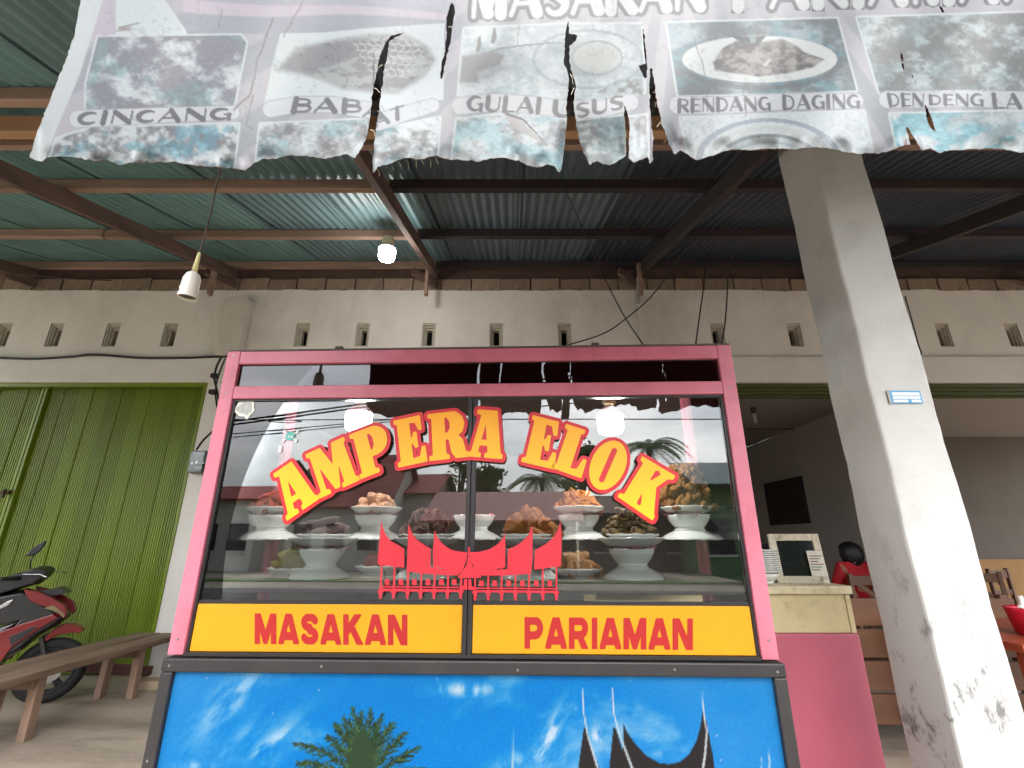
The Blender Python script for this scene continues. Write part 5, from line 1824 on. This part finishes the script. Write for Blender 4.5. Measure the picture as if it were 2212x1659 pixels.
def wheel(name, cx_):
    wh = MB()
    rt, rr = .195, .042
    n1_, n2_ = 36, 10
    vs, fs = [], []
    for i in range(n1_):
        a = 2 * math.pi * i / n1_
        for k in range(n2_):
            b = 2 * math.pi * k / n2_
            q = rt + rr * math.cos(b)
            vs.append((cx_ + q * math.cos(a), rr * 1.05 * math.sin(b), .237 + q * math.sin(a)))
    for i in range(n1_):
        for k in range(n2_):
            fs.append((i * n2_ + k, ((i + 1) % n1_) * n2_ + k, ((i + 1) % n1_) * n2_ + (k + 1) % n2_, i * n2_ + (k + 1) % n2_))
    o = wh.add(vs, fs).build('wheel', RUBBER, sc, smooth=True)
    rm = MB()
    for y in (-.03, .022):
        ring = []
        for i in range(37):
            a = 2 * math.pi * i / 36
            ring.append((cx_ + .158 * math.cos(a), y + .004, .237 + .158 * math.sin(a)))
        rm.tube(ring, .012, 6, cap=False)
    for i in range(5):
        a = 2 * math.pi * i / 5 + .3
        for s_ in (-.16, .16):
            rm.bar((cx_ + .03 * math.cos(a + s_), 0, .237 + .03 * math.sin(a + s_)), (cx_ + .155 * math.cos(a + s_ * .6), 0, .237 + .155 * math.sin(a + s_ * .6)), .022, .016, (0, 1, 0))
    rm.tube([(cx_, -.05, .237), (cx_, .05, .237)], .035, 14)
    rm.build('rim', mat('dark_alloy', (62, 62, 64), .4, .1, 8, metal=.6), o)
    MB().tube([(cx_, -.048, .237), (cx_, -.044, .237)], .09, 24).build('brake_disc', CHROME, o)


wheel('wheel', 0)
wheel('wheel', -1.22)


def panel(name, pts, hw, m, inset=.10, bev=.006, y0=None):
    a, b = (-hw, hw) if y0 is None else y0
    return MB().prism(sp_(*pts), a, b, inset).build(name, m, sc, bevel=bev)


panel('front_fender', [(350, 775), (365, 740), (400, 695), (450, 672), (500, 675), (550, 700), (578, 728), (560, 742), (500, 738), (440, 745), (400, 765), (370, 790)], .055, SCRED, .06)
for s_ in (-.06, .06):
    MB().bar((-.10, s_, .50), (0, s_, .237), .028, .035, (0, 1, 0)).build('fork_leg', SCBLK, sc, bevel=.005)
panel('front_shield', [(-20, 500), (60, 440), (185, 415), (260, 480), (400, 570), (472, 620), (400, 690), (330, 740), (250, 830), (185, 880), (160, 720), (215, 620), (60, 660), (0, 560)], .15, SCBLK, .10, .01)
for s_ in (-1, 1):
    y0 = (.115 * s_, .165 * s_)
    panel('red_wing', [(185, 408), (260, 428), (380, 488), (450, 540), (474, 592), (462, 628), (420, 592), (340, 540), (250, 500), (210, 458)], 0, SCRED, .04, .004, tuple(sorted(y0)))
    panel('red_leg_shield', [(120, 692), (215, 648), (400, 585), (432, 612), (330, 690), (215, 795), (180, 885), (165, 912), (140, 912)], 0, SCRED, .04, .004, tuple(sorted((.12 * s_, .170 * s_))))
    panel('air_duct', [(190, 720), (300, 665), (330, 668), (215, 780)], 0, SCBLK, .02, .002, tuple(sorted((.171 * s_, .178 * s_))))
    panel('wing_trim', [(330, 545), (420, 580), (462, 620), (455, 590), (380, 530)], 0, mat('olive_trim', (120, 112, 78), .5), .02, .002, tuple(sorted((.166 * s_, .170 * s_))))
panel('inner_shield', [(30, 690), (215, 620), (135, 690), (160, 930), (0, 1000), (-420, 1000), (-420, 950), (-60, 930), (-20, 800)], .13, SCGRY, .06, .01)
panel('handlebar_cover', [(-60, 400), (20, 335), (150, 288), (215, 262), (270, 262), (305, 285), (290, 330), (240, 385), (180, 405), (60, 450), (-20, 470)], .13, SCBLK, .16, .012)
for s_ in (-1, 1):
    panel('lamp_lens', [(150, 338), (190, 288), (222, 280), (190, 322), (162, 348)], 0, CHROME, .02, .002, tuple(sorted((.095 * s_, .128 * s_))))
    hb = sp_((150, 330))[0]
    MB().tube([(hb[0], .08 * s_, hb[1] - .01), (hb[0] - .06, .34 * s_, hb[1] + .0)], .016, 10).build('grip', RUBBER, sc, smooth=True)
    lv = sp_((290, 312), (378, 326))
    MB().tube([(lv[0][0] - .14, .16 * s_, lv[0][1]), (lv[0][0] - .02, .22 * s_, lv[0][1]), (lv[1][0] - .06, .30 * s_, lv[1][1])], .006, 8).build('brake_lever', CHROME, sc, smooth=True)
    if s_ > 0:
        continue
    ms_ = sp_((200, 270), (204, 182))
    MB().tube([(ms_[0][0], .20 * s_, ms_[0][1]), (ms_[1][0] - .01, .22 * s_, (ms_[0][1] + ms_[1][1]) / 2), (ms_[1][0], .24 * s_, ms_[1][1])], .006, 8).build('mirror_stalk', SCBLK, sc, smooth=True)
    mr = panel('mirror', [(163, 182), (186, 132), (248, 76), (259, 90), (242, 140), (210, 182)], 0, SCBLK, .10, .004, tuple(sorted((.22 * s_, .262 * s_))))
panel('plate_bracket', [(262, 436), (372, 410), (432, 456), (350, 472)], .09, SCBLK, .05, .003)
panel('badge_plate', [(85, 520), (120, 488), (150, 478), (132, 515), (92, 540)], 0, CHROME, .05, .002, (-.158, -.150))
panel('seat', [(-760, 500), (-700, 470), (-420, 480), (-180, 540), (-130, 580), (-200, 620), (-700, 590)], .13, RUBBER, .10, .012)
panel('rear_body', [(-860, 560), (-720, 596), (-220, 628), (-150, 700), (-200, 900), (-420, 945), (-560, 800), (-840, 650)], .13, SCRED, .10, .012)
panel('engine_case', [(-740, 900), (-560, 850), (-260, 930), (-220, 1020), (-420, 1050), (-740, 1030)], .10, mat('engine_grey', (90, 90, 92), .5, .1, 9, metal=.4), .08, .008)
panel('stand', [(-330, 1040), (-300, 1040), (-250, 1196), (-280, 1196)], .02, SCBLK, .02, .002, (-.12, -.10))

# ================================================================ inside the shop
PICM = mat('dark_picture', (40, 30, 28), .8, .4, 5)
pf = empty('framed_picture', 'dark framed picture on the side wall inside the shop', 'picture', (4.598, 8.15, 1.84))
MB().box(-.035, 0, -.58, .58, -.36, .36).build('picture_frame', mat('dark_frame', (30, 22, 20), .5), pf, bevel=.006)
MB().box(-.040, -.0355, -.53, .53, -.31, .31).build('canvas', PICM, pf)
p2 = empty('framed_picture', 'dark narrow picture just visible past the pillar in the right hand shop', 'picture', (7.30, 8.38, 2.3))
MB().box(-.38, .32, -.03, 0, -.48, .48).build('picture_frame', mat('dark_frame', (30, 22, 20), .5), p2, bevel=.006)
MB().box(-.34, .28, -.036, -.031, -.44, .44).build('canvas', PICM, p2)
# unlit tube bulb under the shop ceiling
lp = at(1621, 848, 6.2)
e = empty('ceiling_bulb', 'unlit spiral bulb hanging under the shop ceiling right of the cart', 'light bulb', (lp.x, 6.2, 2.944))
MB().lathe([(.03, 0), (.035, -.03), (.03, -.07), (.018, -.08)], 14).build('holder', mat('dark_holder', (50, 44, 42), .5), e)
MB().lathe([(.018, -.08), (.025, -.09), (.025, -.2), (.018, -.215), (.001, -.22)], 14).build('tube', mat('bulb_dull', (150, 146, 140), .4), e, smooth=True)


def chair(label, loc, rz, c=TABLEW):
    e = empty('wooden_chair', label, 'chair', loc, rz, 'wooden chairs inside the shop')
    for x, y, h in ((-.2, -.2, .44), (.2, -.2, .44), (-.2, .2, .88), (.2, .2, .88)):
        MB().box(x - .02, x + .02, y - .02, y + .02, 0, h).build('leg', c, e, bevel=.003)
    MB().box(-.23, .23, -.23, .179, .4405, .47).build('seat', c, e, bevel=.004)
    MB().box(-.179, .179, .19, .21, .76, .86).build('back_rail', c, e, bevel=.004)
    MB().box(-.179, .179, .19, .21, .56, .62).build('back_rail', c, e, bevel=.004)
    MB().bar((-.17, .2, .55), (.17, .2, .80), .012, .04).build('back_brace', c, e)
    return e


PX, PY = 3.98, 5.9
chair('wooden chair under the seated person in red', (PX, PY, 0), math.pi)
chair('brown wooden chair by the ochre wainscot, at the right picture edge', (6.35, 6.9, 0), R(200), mat('dark_chair', (96, 62, 40), .5, .2, 4))
chair('brown wooden chair beside the pillar edge in the right hand shop', (5.7, 6.3, 0), R(150), mat('dark_chair', (96, 62, 40), .5, .2, 4))


def person():
    e = empty('person', 'person in a red top with black hair seated inside the shop, back turned', 'person', (PX, PY, 0), R(12))
    V, Ed, Rd = [], [], []

    def ad(p, r, par=None):
        V.append(p)
        Rd.append(r)
        if par is not None:
            Ed.append((par, len(V) - 1))
        return len(V) - 1
    pel = ad((0, .02, .54), .13)
    sp1 = ad((0, .0, .72), .125, pel)
    chs = ad((0, -.01, .88), .135, sp1)
    nb = ad((0, .01, .99), .07, chs)
    nk = ad((0, .02, 1.03), .05, nb)
    hd = ad((0, .035, 1.11), .085, nk)
    ht = ad((0, .03, 1.17), .07, hd)
    nose = ad((0, .13, 1.10), .016, hd)
    for s in (-1, 1):
        ad((s * .085, .03, 1.10), .018, hd)
        sh = ad((s * .17, .0, .94), .062, chs)
        el = ad((s * .24, .06, .70), .045, sh)
        wr = ad((s * .16, .27, .70), .030, el)
        pa = ad((s * .13, .34, .70), .034, wr)
        for f in range(4):
            k1 = ad((s * (.155 - .022 * f), .395, .705), .010, pa)
            k2 = ad((s * (.150 - .022 * f), .425 - .004 * abs(f - 1.5), .685), .009, k1)
        t1 = ad((s * .085, .335, .715), .011, pa)
        ad((s * .065, .365, .705), .010, t1)
        hp = ad((s * .10, .06, .53), .10, pel)
        kn = ad((s * .13, .42, .52), .065, hp)
        an = ad((s * .13, .40, .09), .042, kn)
        ad((s * .14, .52, .045), .035, an)

    def skin(name, keep, grow, m):
        me = bpy.data.meshes.new(name)
        ids = [i for i in range(len(V)) if keep(V[i])]
        mp2 = {a: b for b, a in enumerate(ids)}
        me.from_pydata([V[i] for i in ids], [(mp2[a], mp2[b]) for a, b in Ed if a in mp2 and b in mp2], [])
        o = link(name, me, m, e)
        sk = o.modifiers.new('skin', 'SKIN')
        lay = me.skin_vertices[0].data
        for i, a in enumerate(ids):
            lay[i].radius = (Rd[a] + grow, (Rd[a] + grow) * (.85 if V[a][2] > .5 and abs(V[a][0]) < .05 else 1))
        lay[0].use_root = True
        sb = o.modifiers.new('sub', 'SUBSURF')
        sb.levels = 2
        sb.render_levels = 2
        return o
    skin('body', lambda p: True, 0, mat('skin_tone', (150, 104, 78), .55, .08, 6))
    skin('shirt', lambda p: .5 < p[2] < 1.0 and p[1] < .1 and abs(p[0]) < .3, .014, mat('red_fabric', (176, 26, 36), .85, .12, 8, .3, 60))
    skin('trousers', lambda p: .08 < p[2] < .56 and abs(p[0]) < .2, .014, mat('dark_fabric', (46, 42, 46), .9, .1, 8))
    bm = bmesh.new()
    bmesh.ops.create_uvsphere(bm, u_segments=40, v_segments=28, radius=.112)
    for v in bm.verts:
        p = v.co.copy()
        th = math.atan2(p.y, p.x)
        k = 1 + .035 * math.sin(th * 11 + p.z * 20) + .02 * math.sin(th * 23 - p.z * 35)
        zz = p.z * 1.1
        if p.y < .04 and p.z < 0:              # falls over the nape
            zz = p.z * 1.55
            k *= 1.04
        v.co = Vector((p.x * k * 1.12, p.y * k * 1.1, zz))
        if v.co.y > .05 and v.co.z < .05:
            v.co.y = .05
    me = bpy.data.meshes.new('hair')
    bm.to_mesh(me)
    bm.free()
    o = link('hair', me, mat('black_hair', (16, 14, 15), .45, .2, 30, .5, 90, stretch=(3, 3, .5)), e, smooth=True, loc=(0, .0, 1.10))
    MB().box(-.06, -.02, -.085, -.078, .985, 1.02).build('collar_tag', WHT, e)


person()
# plank front of a long seat behind the counter
wb_ = empty('plank_settle', 'brown settle of three horizontal boards seen between counter and pillar', 'seat', (2.55, 3.55, 0))
for k in range(4):
    MB().box(-.5, .9, 0, .03, .12 + k * .19, .12 + k * .19 + .17).build('board', TABLEW, wb_, bevel=.004)
for x in (-.49, .84):
    MB().box(x, x + .05, .031, .08, 0, .88).build('post', TABLEW, wb_, bevel=.004)
MB().box(-.5, .9, .031, .40, .44, .47).build('seat_board', TABLEW, wb_, bevel=.004)
# table with red basket at the right edge
tb = empty('dining_table', 'reddish brown table at the right edge carrying a red basket', 'table', (3.15, 3.05, 0))
REDW = mat('red_brown_wood', (150, 66, 42), .45, .2, 3, .1, 30, stretch=(.5, 3, 3))
MB().box(-.62, .7, -.42, .42, .71, .75).build('table_top', REDW, tb, bevel=.005)
for x, y in ((-.57, -.37), (.62, -.37), (-.57, .34), (.62, .34)):
    MB().box(x, x + .05, y, y + .05, 0, .7095).build('leg', REDW, tb, bevel=.003)
MB().box(-.519, .619, -.365, -.34, .60, .7095).build('apron', REDW, tb)
bk = empty('condiment_basket', 'red plastic basket of bottles and sachets on the table at the right edge', 'basket', (2.86, 2.86, .751))
RB = mat('red_plastic', (206, 32, 56), .35, .06, 8)
MB().lathe([(.001, .002), (.085, .002), (.105, .13), (.112, .14), (.112, .125), (.09, .01), (.001, .01)], 24).build('basket_shell', RB, bk, smooth=True)
for k, (x, y, c, h) in enumerate(((.0, -.03, (40, 130, 70), .19), (.04, .02, (230, 230, 224), .17), (-.04, .0, (228, 226, 220), .20), (.055, -.04, (30, 60, 50), .15))):
    MB().lathe([(.001, .012), (.022, .012), (.022, h * .7), (.012, h * .85), (.012, h), (.001, h)], 14, (x, y, 0)).build('bottle', mat('bottle_%d' % k, c, .3), bk, smooth=True)
MB().bar((-.10, -.04, .15), (.02, .02, .12), .012, .012).build('spoon_handle', WHT, bk)

# ================================================================ across the street (seen mirrored in the glass)
TILE = mat('red_roof_tiles', (156, 72, 66), .7, .15, 2, .2, 20, dirt=(70, 34, 34), dirt_amt=.5, dscale=1.2)
_t = TILE.node_tree
_wv = _t.nodes.new('ShaderNodeTexWave')
_wv.bands_direction = 'Z'
_wv.inputs['Scale'].default_value = 3.2
_c = _t.nodes.new('ShaderNodeTexCoord')
_t.links.new(_c.outputs['Object'], _wv.inputs['Vector'])
_bp = _t.nodes.new('ShaderNodeBump')
_bp.inputs['Strength'].default_value = 1
_bp.inputs['Distance'].default_value = .08
_t.links.new(_wv.outputs[0], _bp.inputs['Height'])
_t.links.new(_bp.outputs[0], _t.nodes['Principled BSDF'].inputs['Normal'])
HW = mat('house_white', (206, 204, 196), .85, .06, 1.5)
DARKW = mat('window_dark', (34, 34, 36), .3)


def house(label, xl, xr, yr, ye, Y0, depth, roofm=TILE, wallm=HW, over=.5, cat='house', win=3):
    a, b = mirrored(xl, ye, Y0), mirrored(xr, ye, Y0)
    zr_ = mirrored((xl + xr) / 2, yr, Y0 - depth / 2).z
    ze = (a.z + b.z) / 2
    xa_, xb_ = a.x, b.x
    e = empty('house', label, cat, ((xa_ + xb_) / 2, Y0 - depth / 2, -.16))
    hw_ = (xb_ - xa_) / 2
    ze += .16
    zr_ += .16
    d2 = depth / 2
    m = MB()
    m.prism([(-d2 + over, 0), (d2 - over, 0), (d2 - over, ze), (0, zr_ - .12), (-d2 + over, ze)], -hw_ + over * .6, hw_ - over * .6)
    m.v = [(y, x, z) for x, y, z in m.v]
    m.build('wall', wallm, e)
    for sgn in (1, -1):
        MB().bar((0, sgn * d2, ze - .1), (0, 0, zr_), hw_ * 2, .08, (0, -sgn * .5, 1)).build('roof_slope', roofm, e)
    for k in range(win):
        x = -hw_ + (k + .7) * 2 * hw_ / (win + .4)
        w_ = MB().box(x - .45, x + .45, d2 - over + .001, d2 - over + .05, .9, min(2.1, ze - .3)).build('window', DARKW, e)
        MB().box(x - .5, x + .5, d2 - over + .001, d2 - over + .08, .8, .88).build('sill', HW, w_)
    return e


house('white house with a steep red tiled roof across the street', 600, 842, 985, 1092, -19, 7, win=3)
house('low red roofed house beside the steep roofed one across the street', 800, 948, 1026, 1062, -22, 6, win=2)
house('long low shop row with a maroon corrugated roof across the street', 905, 1262, 1064, 1120, -15.5, 6, mat('maroon_sheet', (142, 74, 72), .6, .2, 1.5, .1, 20, dirt=(150, 140, 134), dirt_amt=.4, dscale=.9), mat('shop_dark_wall', (88, 64, 62), .8, .1, 1.5), win=5, cat='shop')
house('small red roofed house at the left end of the street', 400, 560, 1052, 1074, -18, 5, win=2)
house('teal walled house at the right end of the street', 1500, 1760, 1000, 1040, -14, 6, mat('teal_sheet', (58, 92, 98), .6, .1, 1.5), mat('green_wall', (96, 130, 92), .8, .1, 1.5), win=3)


house('added dark walled store closing the bright gap between the shop row and the teal house', 1250, 1520, 1072, 1104, -17.5, 6, mat('brown_sheet', (104, 72, 62), .7, .2, 1.5), mat('dark_timber_wall', (74, 60, 52), .8, .2, 2), win=3, cat='store')  # added building, darkens the bright gap mirrored in the cart's glass


def leaf_tree(label, px_, ybase, ytop, Yr, spread, seed, dens=1500, leaf=.28):
    pr = random.Random(seed)
    b = mirrored(px_, 1164, Yr)
    t = mirrored(px_, ytop, Yr)
    h = t.z + .16
    e = empty('tree', label, 'tree', (b.x, Yr, -.16))
    m = MB().tube([(0, 0, 0), (.1, .05, h * .3), (-.05, 0, h * .6), (.05, .1, h * .85)], [.2, .16, .11, .04], 8)
    cl = []
    for i in range(11):
        a = pr.uniform(0, 6.28)
        zz = h * pr.uniform(.45, .95)
        rr = spread * pr.uniform(.25, 1) * (1.15 - abs(zz / h - .68))
        c = Vector((rr * math.cos(a), rr * math.sin(a), zz))
        cl.append((c, spread * pr.uniform(.28, .5)))
        m.tube([(0, 0, h * pr.uniform(.3, .55)), c * .55 + Vector((0, 0, zz * .4)), c], [.08, .05, .015], 6)
    m.build('trunk', mat('bark', (70, 60, 50), .9, .2, 5), e)
    q = MB()
    for i in range(dens):
        c, r = pr.choice(cl)
        d = Vector((pr.gauss(0, 1), pr.gauss(0, 1), pr.gauss(0, .7))) * r * .55
        p = c + d
        u = Vector((pr.gauss(0, 1), pr.gauss(0, 1), pr.gauss(0, 1))).normalized()
        v = u.orthogonal().normalized()
        s = leaf * pr.uniform(.6, 1.2)
        q.add([p - u * s, p + v * s * .5, p + u * s, p - v * s * .5], [(0, 1, 2, 3)])
    q.build('crown', mat('leaf_green', (84, 112, 56), .7, .35, 1.5), e, fix=False)


leaf_tree('slender broadleaf tree rising behind the shop row across the street', 988, 1062, 985, -26, 1.0, 1, 700, .16)
leaf_tree('dense dark broadleaf tree behind the shop row across the street', 1042, 1062, 1008, -28, 1.3, 2, 2400, .2)
leaf_tree('broadleaf tree standing between the two coconut palms across the street', 1262, 1060, 950, -24, 1.3, 3, 1500, .2)


def palm(label, px_, ycrown, Yr, r, seed):
    pr = random.Random(seed)
    c = mirrored(px_, ycrown, Yr)
    h = c.z + .16
    e = empty('palm_tree', label, 'palm tree', (c.x, Yr, -.16))
    MB().tube([(0, 0, 0), (.15, 0, h * .4), (0, .1, h * .98)], [.2, .15, .12], 8).build('trunk', mat('palm_bark', (92, 84, 74), .9, .2, 5), e)
    q = MB()
    for i in range(20):
        a = pr.uniform(0, 6.28)
        lift = pr.uniform(-.1, .9)
        L = r * pr.uniform(.8, 1.1)
        prev = None
        N = 14
        for k in range(N + 1):
            t = k / N
            p = Vector((math.cos(a) * L * t, math.sin(a) * L * t, h + L * (lift * t - (.55 + .5 * lift) * t * t)))
            if prev is not None:
                d = (p - prev).normalized()
                sd_ = Vector((-math.sin(a), math.cos(a), 0))
                for s in (-1, 1):
                    for j in range(2):
                        tip = p + sd_ * s * r * .24 * (1 - .5 * t) + Vector((0, 0, -r * .10)) + d * r * .08
                        b0 = prev.lerp(p, j * .5)
                        q.add([b0, b0 + d * r * .035, tip + d * (j * .05 * r)], [(0, 1, 2)])
            prev = p
    q.build('crown', mat('palm_leaf', (96, 124, 72), .6, .3, 1.5), e, fix=False)


palm('coconut palm leaning over the shop row across the street', 1170, 1036, -22, 2.0, 11)
palm('tall coconut palm near the teal house across the street', 1400, 965, -20, 1.8, 12)
for i, (ya, yb, lab) in enumerate(((912, 873, 'topmost thick overhead power line across the road'), (919, 880, 'second thick overhead power line across the road'), (905, 905, 'sagging overhead power line across the road'), (938, 912, 'thin overhead power line below the thick bundle'), (946, 917, 'lowest thin overhead power line across the road'))):
    a, b = mirrored(480, ya, -6), mirrored(770, yb, -6)
    d = b - a
    p0, p1 = a - d * 6, b + d * 7
    pts = [p0, a, (a + b) / 2 - Vector((0, 0, .08 if i == 2 else .02)), b, p1]
    cable('power_line', lab, pts, .022 if i < 2 else .012)
